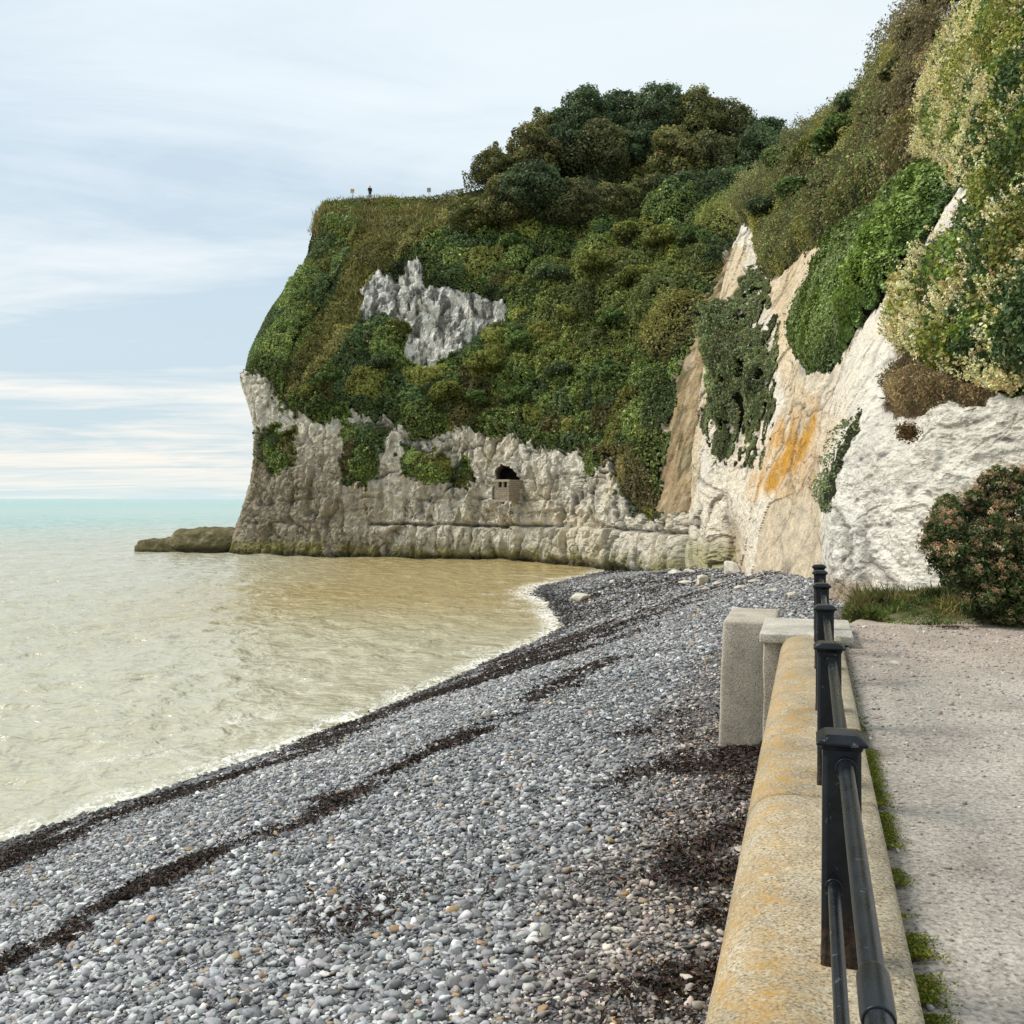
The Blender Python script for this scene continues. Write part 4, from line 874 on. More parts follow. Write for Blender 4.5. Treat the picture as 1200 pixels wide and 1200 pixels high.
# ---------------------------------------------------------------- separate shrubs on slope and crest
def shrub_mesh(seed, w, h, cols, wts, n, lsize, nl=8, name='foliage'):
    global rng
    keep = rng; rng = np.random.default_rng(seed); lobes = []
    for k in range(nl):
        a = k * 2.399; r = w * 0.33 * math.sqrt((k + .3) / nl); R = w * rng.uniform(.16, .25)
        lobes.append((r * math.cos(a), r * math.sin(a), h * (0.72 - 0.4 * (k / nl)) * rng.uniform(.85, 1.1), R, R, R * rng.uniform(.7, 1.0)))
    P, N, k = lobes_leaves(lobes, n, 0.45, 0.3); tone = np.exp(rng.normal(size=len(lobes)) * .2)[k]
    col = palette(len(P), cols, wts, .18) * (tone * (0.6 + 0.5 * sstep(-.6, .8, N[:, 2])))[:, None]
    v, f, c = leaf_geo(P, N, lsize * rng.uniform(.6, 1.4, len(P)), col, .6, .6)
    me = mesh_np(name, v, f, c, smooth=False); me.materials.append(m_leaf)
    mb = MB()
    for k in range(5):
        l = lobes[k % nl]; mb.tube([(0, 0, -.3), (l[0] * .4, l[1] * .4, l[2] * .5), (l[0], l[1], l[2])], [w * .02, w * .013, w * .005], 5)
    ms = bpy.data.meshes.new('stem'); ms.from_pydata(mb.v, [], mb.f); ms.update(); ms.materials.append(m_bark); rng = keep
    return ms, me
YEL = [(0.20, 0.215, 0.046), (0.15, 0.19, 0.044), (0.26, 0.25, 0.055), (0.10, 0.14, 0.036)]
GRN = [(0.08, 0.135, 0.036), (0.10, 0.165, 0.042), (0.058, 0.10, 0.034), (0.13, 0.18, 0.045)]
sv = {'yellow': shrub_mesh(51, 3.6, 3.0, YEL, [3, 4, 1.5, 3], 3600, .27), 'green': shrub_mesh(52, 3.6, 2.8, GRN, [4, 3, 3, 1], 3600, .27), 'brown': shrub_mesh(53, 3.4, 2.8, BRWN, [3, 3, 3, 2], 3200, .26), 'dark': shrub_mesh(54, 3.8, 3.0, DARK, [3, 4, 2, 2], 3600, .28)}
def on_surface(G, px, py):
    q = (G['px'] - px) ** 2 + (G['py'] - py) ** 2; i, j = np.unravel_index(q.argmin(), q.shape); return tuple(G['P'][i, j] + G['N'][i, j] * 0.55)
SHRUBS = [
 ('H',735,292,1.25,'yellow','brightest yellow green shrub on the headland slope, below the middle of the wood'),
 ('H',775,300,1.2,'yellow','yellow shrub right of the brightest one on the slope'),
 ('H',700,335,1.2,'yellow','yellow green shrub below and left of the brightest one'),
 ('H',818,300,1.1,'green','green shrub under the right end of the front row of trees'),
 ('H',745,345,1.15,'yellow','yellow tinted shrub in the middle of the scrub belt'),
 ('H',790,350,1.1,'green','green shrub near the brown slope edge, upper one'),
 ('H',650,345,1.2,'dark','dark shrub right of the bare chalk patch, upper one'),
 ('H',668,390,1.2,'yellow','pale green shrub right of the bare chalk patch'),
 ('H',720,395,1.15,'green','rounded green shrub at mid slope above the brown slope'),
 ('H',768,400,1.1,'brown','brownish shrub close to the brown slope'),
 ('H',600,300,1.1,'green','green shrub below the left half of the wood'),
 ('H',690,270,1.0,'brown','brown shrub just under the front row of trees'),
 ('H',640,275,1.0,'dark','dark shrub just under the left part of the wood'),
 ('H',615,425,1.2,'green','green shrub below the right tip of the bare chalk patch'),
 ('H',570,445,1.2,'yellow','light green shrub directly below the bare chalk patch'),
 ('H',525,478,1.2,'yellow','light green shrub above the pale band over the cave'),
 ('H',560,480,1.0,'green','green shrub above the cave lookout, left one'),
 ('H',610,480,1.0,'green','green shrub above the cave lookout, right one'),
 ('H',660,455,1.05,'dark','dark shrub in the lower middle of the slope'),
 ('H',715,455,1.05,'green','green shrub low on the slope near the brown scree'),
 ('H',390,455,0.9,'green','small green shrub low on the seaward end of the slope'),
 ('H',365,470,0.8,'yellow','small pale shrub above the seaward rock face'),
 ('H',450,440,0.95,'dark','dark shrub left of the bare chalk patch foot'),
 ('H',545,258,0.8,'brown','brown bush at the cliff edge beside the leftmost tree'),
 ('C',905,268,0.75,'dark','dark bush on the crest above the tan buttress'),
 ('C',940,250,0.8,'green','green bush on the crest right of the dark one'),
 ('C',960,205,0.85,'yellow','yellow tipped bush on the crest below the dip in the skyline'),
 ('C',985,190,0.85,'green','green bush on the skyline rising from the dip'),
 ('C',1005,150,0.8,'dark','dark bush standing on the skyline above the ivy'),
 ('C',1035,160,0.6,'brown','brown bush above the upper edge of the ivy'),
 ('C',1062,110,0.62,'brown','brown bush on the skyline left of the flowering climber'),
 ('C',1085,60,0.6,'brown','high brown bush where the skyline leaves the picture'),
 ('C',920,215,0.85,'green','green bush at the back of the crest near the wood'),
 ('C',975,255,0.7,'brown','brown bush between the tan buttress and the ivy'),
 ('C',1110,25,0.6,'brown','topmost brown bush beside the pale blossom'),
]
used = {}
for (g, px, py, s, kind, lab) in SHRUBS:
    loc = Vector(on_surface(HG if g == 'H' else CG, px, py)) + Vector((0, -0.5, -0.1)) * s; grp = 'shrubs on the headland slope' if g == 'H' else 'bushes along the cliff crest'
    q = random.uniform(0, 6.28); s3 = (s, s, s * .9); ms, me = sv[kind]
    if kind not in used:
        r = empty('shrub', loc, lab, 'shrub', grp, q); r.scale = s3; link('stem', ms, None, r); link('foliage', me, None, r); used[kind] = r
    else: copy_thing(used[kind], loc, q, s3, lab, grp)
# ================================================================ sea wall, coping, buttress, railing
def concrete_mat(name, base, lichen):
    m, nt, b = new_mat(name); p = pos(nt)
    n1 = noise(nt, p, 2.2, 5, 0.6); n2 = noise(nt, p, 85.0, 3, 0.6); v = voro(nt, p, 120.0)
    k = ramp(nt, [(0.3, tuple(x * .72 for x in base)), (0.55, base), (0.75, tuple(min(1, x * 1.2) for x in base))], n1).outputs[0]
    k = mixn(nt, 1.0, k, ramp(nt, [(0.32, 0.30), (0.46, 0.95), (0.7, 1.35)], n2).outputs[0], 'MULTIPLY')
    sv_ = nt.nodes.new('ShaderNodeSeparateColor'); nt.links.new(v.outputs['Color'], sv_.inputs[0])
    k = mixn(nt, 0.8, k, mixn(nt, 1.0, k, ramp(nt, [(0.0, 0.5), (0.2, 0.9), (0.8, 1.1), (1.0, 1.45)], sv_.outputs[0]).outputs[0], 'MULTIPLY'))
    if lichen:
        a = attr(nt, 'lich').outputs['Fac']
        se = attr(nt, 'seam').outputs['Fac']; k = mixn(nt, se, k, (0.05, 0.043, 0.033))
        st_ = ramp(nt, [(0.35, 1.0), (0.5, 0.0)], noise(nt, p, 3.4, 5, 0.7)).outputs[0]; k = mixn(nt, mth(nt, 'MULTIPLY', st_, 0.5), k, mixn(nt, 1.0, k, (0.62, 0.58, 0.5), 'MULTIPLY'))
        ln = noise(nt, p, 6.0, 6, 0.7); ln2 = noise(nt, p, 28.0, 4, 0.7)
        lf = mth(nt, 'MULTIPLY', ramp(nt, [(0.40, 0.0), (0.62, 1.0)], ln).outputs[0], ramp(nt, [(0.35, 0.15), (0.6, 1.0)], ln2).outputs[0])
        k = mixn(nt, mth(nt, 'MULTIPLY', mth(nt, 'MULTIPLY', lf, a), 0.85, True), k, (0.40, 0.235, 0.06))
        wn = ramp(nt, [(0.66, 0.0), (0.72, 1.0)], noise(nt, p, 9.0, 3, 0.6)).outputs[0]; k = mixn(nt, mth(nt, 'MULTIPLY', wn, 0.35), k, (0.52, 0.50, 0.45))
    nt.links.new(k, b.inputs['Base Color']); b.inputs['Roughness'].default_value = 0.92; b.inputs['Specular IOR Level'].default_value = 0.2
    nn = bump(nt, n2, 0.8, 0.005); nn = bump(nt, n1, 0.5, 0.02, nn); nt.links.new(nn, b.inputs['Normal']); return m
m_conc = concrete_mat('lichen_concrete', (0.375, 0.32, 0.225), True)
m_conc2 = concrete_mat('grey_concrete', (0.44, 0.39, 0.31), False)
m_coping = concrete_mat('pale_concrete', (0.46, 0.43, 0.36), False)
ZP = EYE - 1.6                                             # path level
ZW = EYE - 1.485                                           # wall top
prof = [(0.302, -0.25), (0.302, -0.045), (0.297, -0.018), (0.283, -0.003), (0.26, 0.0), (0.15, 0.004), (0.03, 0.006), (-0.06, 0.004), (-0.135, -0.004), (-0.185, -0.018), (-0.228, -0.045), (-0.262, -0.090), (-0.285, -0.15), (-0.297, -0.24), (-0.303, -0.5), (-0.31, -1.0), (-0.33, -1.9)]
pr = []
for k in range(len(prof) - 1):
    a, b_ = np.array(prof[k]), np.array(prof[k + 1]); m = max(1, int(np.linalg.norm(b_ - a) / 0.03)); pr += [tuple(a + (b_ - a) * i / m) for i in range(m)]
pr.append(prof[-1]); pr = np.array(pr); pr[:, 0] *= 1.075; pr[:, 0] -= .006
ts = np.arange(-3.0, 11.62, 0.035)
Tg, Rg = np.meshgrid(ts, pr[:, 0], indexing='ij'); Zg = np.repeat(pr[None, :, 1], len(ts), 0)
P = np.stack([Tg * UX + Rg * UY, Tg * UY - Rg * UX, ZW + Zg], -1).reshape(-1, 3); tt = Tg.ravel(); rr = Rg.ravel()
rel = 0.010 * fbm(P, 2.0, 3, 401) + 0.004 * fbm(P, 9, 3, 403)
topf = sstep(-0.5, -0.05, (Zg.ravel()))
jt = np.zeros(len(P))
for tj in (-1.4, 0.9, 3.02, 5.33, 7.7, 10.0): jt = np.maximum(jt, np.exp(-((tt - tj + 0.05 * np.sin(rr * 6) + 0.012 * fbm(P, 6, 2, 405)) / 0.016) ** 2)); 
for tj in (3.02, 0.9): rel += 0.012 * np.exp(-((tt - tj) / 0.35) ** 2) * (rr < 0)
rel -= 0.012 * jt * np.where(np.abs(tt - 5.33) < .3, 1.3, 0.5)
P[:, 2] += rel * topf; P[:, 0] += UY * rel * -(1 - topf) ; 
lich = sstep(-0.02, -0.16, rr) * 0.75 + 0.28 + 0.5 * np.clip(sum(np.exp(-((tt - tj - 0.1) / 0.28) ** 2) for tj in (0.9, 3.1, 5.5, 8.5)), 0, 1) * (rr < 0.05) + 0.7 * np.exp(-((tt - 7.2) / .9) ** 2) * (rr < .02)
lich *= np.where(Zg.ravel() < -0.28, 0.3, 1.0) * np.where(rr > 0.12, 0.45, 1)
wall = link('sea_wall', mesh_np('sea_wall', P, grid_faces(len(ts), len(pr)), None, extra={'lich': np.clip(lich, 0, 1.2), 'seam': np.clip(jt * np.where(np.abs(tt - 5.33) < .3, .9, .15), 0, .9)}), m_conc)
tag(wall, 'low concrete sea wall with rounded seaward shoulder and orange lichen', 'sea wall')
def tr_box(name, t0, t1, corners_r, z0, z1, mat, bev, taper=0.0, label=None, cat=None, sub=6, amp=0.012, seed=0):
    import bmesh
    r0, r1 = corners_r; bm = bmesh.new()
    vs = [bm.verts.new(TR(t, r - (taper if (z == z0 and r == r0) else 0), z)) for z in (z0, z1) for (t, r) in ((t0 - (taper * .5 if z == z0 else 0), r0), (t0 - (taper * .5 if z == z0 else 0), r1), (t1, r1), (t1, r0))]
    for f in ((3, 2, 1, 0), (4, 5, 6, 7), (0, 1, 5, 4), (1, 2, 6, 5), (2, 3, 7, 6), (3, 0, 4, 7)): bm.faces.new([vs[i] for i in f])
    bmesh.ops.recalc_face_normals(bm, faces=bm.faces)
    bmesh.ops.bevel(bm, geom=list(bm.edges), offset=bev, segments=3, affect='EDGES', profile=0.5)
    bmesh.ops.subdivide_edges(bm, edges=[e for e in bm.edges if e.calc_length() > 0.3], cuts=sub, use_grid_fill=True)
    me = bpy.data.meshes.new(name); bm.to_mesh(me); bm.free()
    co = np.empty(len(me.vertices) * 3, np.float32); me.vertices.foreach_get('co', co); co = co.reshape(-1, 3).astype(float)
    co += np.stack([fbm(co, 2.2, 3, 411 + seed), fbm(co, 2.2, 3, 421 + seed), fbm(co, 2.2, 3, 431 + seed)], 1) * amp * 1.5 + np.stack([fbm(co, 9, 2, 412), fbm(co, 9, 2, 422), fbm(co, 9, 2, 432)], 1) * amp * .5
    me.vertices.foreach_set('co', co.astype(np.float32).ravel()); me.polygons.foreach_set('use_smooth', np.full(len(me.polygons), True))
    try: me.set_sharp_from_angle(angle=math.radians(35))
    except Exception: pass
    o = link(name, me, mat); return tag(o, label, cat)
blk = tr_box('concrete_block', 13.35, 15.0, (-1.08, -0.42), EYE - 3.6, EYE - 1.56, m_conc2, 0.045, 0.07, 'weathered concrete buttress standing on the shingle beyond the wall end', 'concrete block', seed=1)
cop = empty('wall_end_pier', TR(12.2, 0, EYE - 3.4), 'concrete pier closing the wall end under a pale coping slab', 'pier')
pier = tr_box('pier', 11.62, 12.95, (-0.50, 0.30), EYE - 3.6, EYE - 1.575, m_conc2, 0.02, 0.02, None, None, seed=2); pier.parent = cop; pier.matrix_parent_inverse = Matrix.Translation(-cop.location)
slab = tr_box('coping_slab', 11.5, 13.05, (-0.54, 0.44), EYE - 1.573, EYE - 1.468, m_coping, 0.018, 0.0, None, None, sub=4, amp=.005, seed=3); slab.parent = cop; slab.matrix_parent_inverse = Matrix.Translation(-cop.location)

# railing -------------------------------------------------------------
m_paint, nt, b = new_mat('black_paint'); p = pos(nt)
n1 = noise(nt, p, 9.0, 5, .65); n2 = noise(nt, p, 60.0, 4, .7); n3 = noise(nt, p, 22.0, 4, .75)
k = ramp(nt, [(0.35, (0.0035, 0.0045, 0.006)), (0.65, (0.009, 0.012, 0.016))], n1).outputs[0]
chip = ramp(nt, [(0.635, 0.0), (0.675, 1.0)], n3).outputs[0]; k = mixn(nt, mth(nt, 'MULTIPLY', chip, 0.5), k, (0.16, 0.17, 0.17))
up = nt.nodes.new('ShaderNodeSeparateXYZ'); nt.links.new(p, up.inputs[0])
rust = mth(nt, 'MULTIPLY', ramp(nt, [(0.0, 1.0), (1.0, 0.0)], mth(nt, 'MULTIPLY', mth(nt, 'SUBTRACT', up.outputs[2], ZW), 5.0, True)).outputs[0], ramp(nt, [(0.4, 0.0), (0.6, 1.0)], n2).outputs[0])
k = mixn(nt, mth(nt, 'MULTIPLY', rust, 0.75, True), k, (0.10, 0.05, 0.025)); nt.links.new(k, b.inputs['Base Color'])
nt.links.new(ramp(nt, [(0.3, 0.22), (0.7, 0.38)], n1).outputs[0], b.inputs['Roughness']); b.inputs['Specular IOR Level'].default_value = 0.26
nt.links.new(bump(nt, n2, 0.35, 0.003), b.inputs['Normal'])
RL = 0.094; ROT = math.atan2(UX, UY)
rail = empty('railing', TR(3.4, RL, ZW), 'black painted iron railing of square capped posts along the sea wall', 'railing')
def loc2(pt): return (pt[0] - rail.location.x, pt[1] - rail.location.y, pt[2] - rail.location.z)
def post_meshes():
    w = 0.062; H = 0.70; mb = MB()
    def ring(h, z, c): return [(-h + c, -h, z), (h - c, -h, z), (h, -h + c, z), (h, h - c, z), (h - c, h, z), (-h + c, h, z), (-h, h - c, z), (-h, -h + c, z)]
    mb.loft([ring(w + .002, -0.02, .010), ring(w + .002, .02, .010), ring(w, .05, .013), ring(w - .003, H - .03, .013), ring(w - .003, H, .006)])
    cap = MB(); c = lambda h: .012 * h / .075
    cap.loft([ring(.060, H - .010, .003), ring(.066, H + .004, .004), ring(.078, H + .008, .004), ring(.079, H + .017, .004), ring(.074, H + .022, .005), ring(.060, H + .034, .006), ring(.052, H + .040, .007), ring(.030, H + .043, .008)])
    boss = []
    for z in (H - .060, .262):
        for q in (-1, 1):
            m_ = MB(); xo = .012 if z > .4 else -.024; m_.tube([(xo, q * (w - .01), z), (xo, q * (w + .014), z)], [.034 if z > .4 else .028] * 2, 16); boss.append(m_)
    return mb, cap, boss
posts = []
dpost = [-0.9, 1.02, 3.30, 5.34, 7.2, 8.96, 10.63, 11.56]
TP = [d / UY + RL * UX / UY for d in dpost]
pb_, pcap, pboss = post_meshes(); first = None
for k, t in enumerate(TP):
    L_ = loc2(TR(t, RL, ZW))
    if first is None:
        pm = pb_.build('post', m_paint, rail, False, 0.003); pm.location = L_; pm.rotation_euler = (0, 0, -ROT)
        cc = pcap.build('post_cap', m_paint, pm, False, 0.004); first = pm
        for q in pboss: q.build('rail_socket', m_paint, pm, True, 0.003)
    else:
        pm = first.copy(); COL.objects.link(pm); pm.parent = rail; pm.location = (L_[0], L_[1], L_[2] + random.uniform(-.004, .004)); pm.rotation_euler = (random.uniform(-.006, .006), random.uniform(-.006, .006), -ROT)
        for ch in list(first.children): c2 = ch.copy(); COL.objects.link(c2); c2.parent = pm
for k in range(len(TP) - 1):
    a, b2 = TP[k] + .06, TP[k + 1] - .06
    for nm, z, r_, RS in (('top_rail', .640, .0235, RL + .012), ('bottom_rail', .262, .0185, RL - .024)):
        mb = MB(); n = 6
        mb.tube([loc2(TR(a + (b2 - a) * i / n, RS, ZW + z - .004 * math.sin(math.pi * i / n))) for i in range(n + 1)], r_, 20)
        ro = mb.build(nm, m_paint, rail, True)
        if nm == 'top_rail' and k == 1:
            t1 = 1.76
            s = MB(); s.tube([loc2(TR(t1, RS, ZW + z - .004)), loc2(TR(t1 + .02, RS, ZW + z - .004)), loc2(TR(t1 + 0.16, RS, ZW + z - .004)), loc2(TR(t1 + .175, RS, ZW + z - .004))], [.0275, .0295, .0295, .0265], 24); s.build('rail_sleeve', m_paint, ro, True, 0.002)

# ================================================================ path, bank, moss
nt_, nr_ = 420, 240
tsp = np.linspace(-6, 13.9, nt_); rsp = 0.300 + 10.5 * np.linspace(0, 1, nr_) ** 1.35
Tg, Rg = np.meshgrid(tsp, rsp, indexing='ij'); P = np.stack([Tg * UX + Rg * UY, Tg * UY - Rg * UX, np.full(Tg.shape, ZP)], -1).reshape(-1, 3)
P[:, 2] += 0.018 * fbm(P, 0.8, 3, 501) + 0.006 * fbm(P, 4, 3, 503) - 0.01 * np.exp(-((Rg.ravel() - .33) / .05) ** 2)
m_path, nt, b = new_mat('worn_path'); p = pos(nt); n1 = noise(nt, p, 1.1, 5, .6); n2 = noise(nt, p, 38.0, 4, .65); v1 = voro(nt, p, 70.0); n3 = noise(nt, p, 7.0, 5, .68)
k = ramp(nt, [(0.3, (0.285, 0.258, 0.222)), (0.55, (0.375, 0.345, 0.298)), (0.75, (0.445, 0.415, 0.362))], n1).outputs[0]
k = mixn(nt, 1.0, k, ramp(nt, [(0.33, 0.45), (0.47, 0.95), (0.7, 1.25)], n2).outputs[0], 'MULTIPLY')
k = mixn(nt, 0.5, k, mixn(nt, 1.0, k, ramp(nt, [(0.0, (0.55, 0.5, 0.5)), (0.5, (1, .97, .95)), (1.0, (1.6, 1.55, 1.5))], v1.outputs['Color']).outputs[0], 'MULTIPLY'))
pitm = ramp(nt, [(0.60, 0.0), (0.68, 1.0)], n3).outputs[0]; k = mixn(nt, mth(nt, 'MULTIPLY', pitm, 0.45), k, (0.13, 0.11, 0.09))
gr = attr(nt, 'gravel').outputs['Fac']; k = mixn(nt, mth(nt, 'MULTIPLY', gr, 0.6), k, mixn(nt, 1.0, k, (1.0, 0.86, 0.79), 'MULTIPLY'))
dt = attr(nt, 'dirt').outputs['Fac']; k = mixn(nt, dt, k, mixn(nt, 1.0, k, (0.42, 0.38, 0.30), 'MULTIPLY'))
nt.links.new(k, b.inputs['Base Color']); b.inputs['Roughness'].default_value = .93; b.inputs['Specular IOR Level'].default_value = .2
nn = bump(nt, n2, 0.9, 0.012); nn = bump(nt, v1.outputs['Distance'], 0.6, 0.006, nn); nn = bump(nt, n3, 0.7, 0.02, nn); nt.links.new(nn, b.inputs['Normal'])
tt, rr = Tg.ravel(), Rg.ravel()
o = link('path', mesh_np('path', P, grid_faces(nt_, nr_), None, extra={'gravel': sstep(8, 12.5, tt + fbm(P, .5, 3, 505)), 'dirt': np.clip(np.exp(-((rr - .3) / .06) ** 2) * 0.8 + 0.55 * sstep(.15, .5, fbm(P, 2.2, 4, 507)) * sstep(1.4, .3, rr), 0, 1)}), m_path)
tag(o, 'worn grey path of old tarmac and gravel beside the sea wall', 'path', kind='structure')
# loose gravel on the path
n = 8500; t = 1.5 + 12.2 * rng.random(n) ** 0.55; r = 0.36 + 8.5 * rng.random(n) ** 1.2
q = np.stack([t * UX + r * UY, t * UY - r * UX, np.full(n, ZP + .002)], 1); q[:, 2] += 0.018 * fbm(q, 0.8, 3, 501)
gc = palette(n, [(.36, .32, .28), (.29, .26, .23), (.50, .46, .41), (.34, .28, .24), (.17, .16, .155)], [4, 3, 3, 3, 1.2], .15)
o = stones_object('gravel', q, 0.0055 * np.exp(rng.normal(size=n) * .4) * (1 + .07 * t), gc, m_peb, 1, .6); tag(o, 'loose pinkish gravel strewn on the path', 'gravel', kind='stuff')
# moss in the joint along the wall foot
mo = []
for (py0, py1, dens, wd) in [(850, 880, 500, .05), (880, 985, 5200, .065), (985, 1003, 600, .07), (1020, 1038, 420, .07), (1095, 1125, 900, .085), (1140, 1200, 1500, .08), (742, 850, 800, .045), (1075, 1090, 200, .06)]:
    dens = int(dens * 2.2); py = rng.uniform(py0, py1, dens); d = 1.6 * F / (py - HY); t = d / UY + .31 * UX; r = .306 + np.abs(rng.normal(size=dens)) * wd * .62
    mo.append(np.stack([t, r], 1))
mo = np.concatenate(mo); q = np.stack([mo[:, 0] * UX + mo[:, 1] * UY, mo[:, 0] * UY - mo[:, 1] * UX, np.full(len(mo), ZP)], 1)
ok = fbm(q, 5.0, 2, 511) > -0.22; q = q[ok]; hh = 0.006 + 0.022 * np.clip(.5 + fbm(q, 7, 2, 513), 0, 1) * rng.random(len(q)); q[:, 2] += hh
mc = palette(len(q), [(.17, .20, .022), (.11, .15, .02), (.24, .235, .04), (.20, .12, .035)], [4, 3, 2, .7], .2)
v, f, c = leaf_geo(q, np.tile([0, 0, 1.], (len(q), 1)), rng.uniform(.006, .013, len(q)), mc, .8, .6)
o = link('moss', mesh_np('moss', v, f, c, smooth=False), m_moss); tag(o, 'yellow green moss growing in the joint between wall and path', 'moss', kind='stuff')
# bank between path end and cliff
tb = np.linspace(13.2, 34, 150); rb = np.linspace(0.25, 14, 150); Tg, Rg = np.meshgrid(tb, rb, indexing='ij')
def bank_h(t, r, P):
    e = sstep(-0.1, 0.55, r - 0.05 * (t - 13)); hump = 0.30 * np.exp(-((t - 16.2) / 1.5) ** 2) * sstep(0.5, 2.4, r)
    return ZP - 0.04 + hump - 1.1 * (1 - e) * sstep(13.4, 15, t) - 0.035 * np.clip(t - 16, 0, 20) + 0.05 * fbm(P, 1.1, 3, 521) * sstep(13.6, 14.6, t) + sstep(13.3, 13.9, t) * 0.02
P = np.stack([Tg * UX + Rg * UY, Tg * UY - Rg * UX, np.zeros(Tg.shape)], -1).reshape(-1, 3); tt, rr = Tg.ravel(), Rg.ravel(); P[:, 2] = bank_h(tt, rr, P)
cb = mixc(np.tile([.36, .31, .24], (len(P), 1)), (.07, .065, .025), sstep(14.0, 14.7, tt + .5 * fbm(P, 1, 2, 523)) * sstep(.6, 1.2, rr - .02 * (tt - 13))); cb = mixc(cb, (.50, .46, .38), sstep(17.5, 19.5, tt) * sstep(-.2, .3, fbm(P, 1, 3, 525)) * .7)
o = link('bank', mesh_np('bank', P, grid_faces(150, 150), cb), attr_mat('bank_earth', .95, .1, 14, .03)); tag(o, 'low earth bank between the path end and the white cliff', 'bank', kind='structure')
n = 52000; t = rng.uniform(13.95, 18.2, n); r = 0.45 + 8.0 * rng.random(n) ** 1.3; q = np.stack([t * UX + r * UY, t * UY - r * UX, np.zeros(n)], 1)
ok = (fbm(q, .9, 3, 531) > -0.42 - .25 * (r > 3)) & (t > 14.05 + 0.25 * fbm(q, 1.2, 2, 533) + 1.0 * np.clip(.95 - r, 0, 1)); q, t, r = q[ok], t[ok], r[ok]; q[:, 2] = bank_h(t, r, q)
gc = palette(len(q), [(.09, .15, .034), (.13, .185, .042), (.058, .11, .034), (.24, .20, .08)], [4, 3, 3, 1], .2); dryb = sstep(16.6, 17.8, t + .5 * fbm(q, .8, 2, 535)); gc = mixc(gc, (.30, .235, .10), sstep(-.12, .22, fbm(q, 1.1, 3, 541)) * rng.uniform(.2, .9, len(q))); gc = gc * (0.38 + .95 * np.clip(.5 + 1.5 * fbm(q, 2.2, 2, 543), 0, 1))[:, None]; gc = mixc(gc, (.24, .16, .08), dryb * rng.uniform(.4, .95, len(q)))
cl = np.clip(.5 + 2.0 * fbm(q, 1.6, 2, 537), .10, 1.9); v, f, c = blade_geo(q, rng.uniform(.08, .20, len(q)) * cl, .007, gc, .45, (-.1, -.25, 1), .9)
o = link('grass', mesh_np('grass', v, f, c, smooth=False), m_leaf); tag(o, 'tufted green grass with a dry brown fringe at the cliff foot', 'grass', kind='stuff')
q = np.array(TR(14.3, 3.1, ZP + .03)); k = 260; C = q + rng.normal(size=(k, 3)) * [.16, .05, .008]; v, f, c = leaf_geo(C, np.tile([0, 0, 1.], (k, 1)), rng.uniform(.02, .05, k), palette(k, [(.05, .03, .025), (.09, .05, .035)]), .3, .6)
C = np.array(TR(13.55, 1.62, ZP + .03)) + rng.normal(size=(k, 3)) * [.13, .035, .008]; v, f, c = leaf_geo(C, np.tile([0, 0, 1.], (k, 1)), rng.uniform(.02, .05, k), palette(k, [(.05, .03, .025), (.09, .05, .035)]), .3, .6)
o = link('dead_leaves', mesh_np('dead_leaves', v, f, c, smooth=False), m_leaf); tag(o, 'small dark heap of dead weed on the path end', 'dead weed', kind='stuff')

# near bush ------------------------------------------------------------
bl = np.array(W(1165, 738, 13.4)); bush = empty('flowering_bush', tuple(bl), 'large rounded bush with brownish pink flower heads at the path end', 'bush')
brg = np.random.default_rng(77); lobes = []
for (px, py, d, rpx) in [(1112,628,13.4,24),(1148,642,13.1,32),(1190,645,13.2,36),(1138,676,13.0,30),(1182,692,12.9,36),(1152,708,12.9,24),(1215,605,13.5,36),(1180,598,13.7,22),(1150,600,13.8,18),(1122,598,13.7,12),(1100,640,13.3,14),(1092,622,13.4,10),(1108,606,13.5,9),(1164,575,13.9,11),(1138,586,13.8,9),(1196,575,13.8,13),(1230,680,13.0,50),(1260,640,13.4,55),(1165,570,13.9,14),(1195,572,13.9,18),(1188,722,12.8,26),(1110,660,13.1,20),(1280,700,13.3,50)]:
    R = rpx / F * d; c0 = np.array(W(px, py, d)) - bl; lobes.append((c0[0], c0[1], c0[2], R, R * 1.1, R * .95))
nb_ = len(lobes)
for _ in range(95):
    l = lobes[brg.integers(0, nb_)]; dq = unit(brg.normal(size=3) + np.array([-.2, -.2, .55])); R = brg.uniform(.05, .13); e_ = brg.uniform(.95, 1.28); lobes.append((l[0] + dq[0] * l[3] * e_, l[1] + dq[1] * l[4] * e_, l[2] + dq[2] * l[5] * e_, R, R, R * 1.25))
Pl, Nl, kl = lobes_leaves(lobes, 46000, .75, .25); tone = np.exp(brg.normal(size=len(lobes)) * .15)[kl]
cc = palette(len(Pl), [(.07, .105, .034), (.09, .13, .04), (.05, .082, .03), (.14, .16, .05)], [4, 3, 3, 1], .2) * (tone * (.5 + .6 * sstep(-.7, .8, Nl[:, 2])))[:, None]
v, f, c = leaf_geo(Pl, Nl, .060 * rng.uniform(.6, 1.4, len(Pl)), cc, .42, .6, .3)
link('foliage', mesh_np('foliage', v, f, c, smooth=False), m_leaf, bush)
sel = np.argwhere((Nl[:, 2] > -.25)).ravel(); sel = sel[rng.choice(len(sel), 1250, replace=False)]; per = 30; k = np.repeat(sel, per)
off = rng.normal(size=(len(k), 3)); off[:, 2] = off[:, 2] * .8; C = Pl[k] + Nl[k] * .05 + np.array([0, 0, .02]) + off * .022
fc = palette(len(sel), [(.31, .22, .15), (.26, .19, .12), (.44, .35, .26), (.32, .20, .13)], [4, 3, 2, 2], .15).repeat(per, 0) * np.exp(rng.normal(size=(len(k), 1)) * .15)
v, f, c = leaf_geo(C, Nl[k], .020 * rng.uniform(.6, 1.5, len(k)), fc, .8, .7); link('flower_heads', mesh_np('flower_heads', v, f, c, smooth=False), m_bloom, bush)
mb = MB()
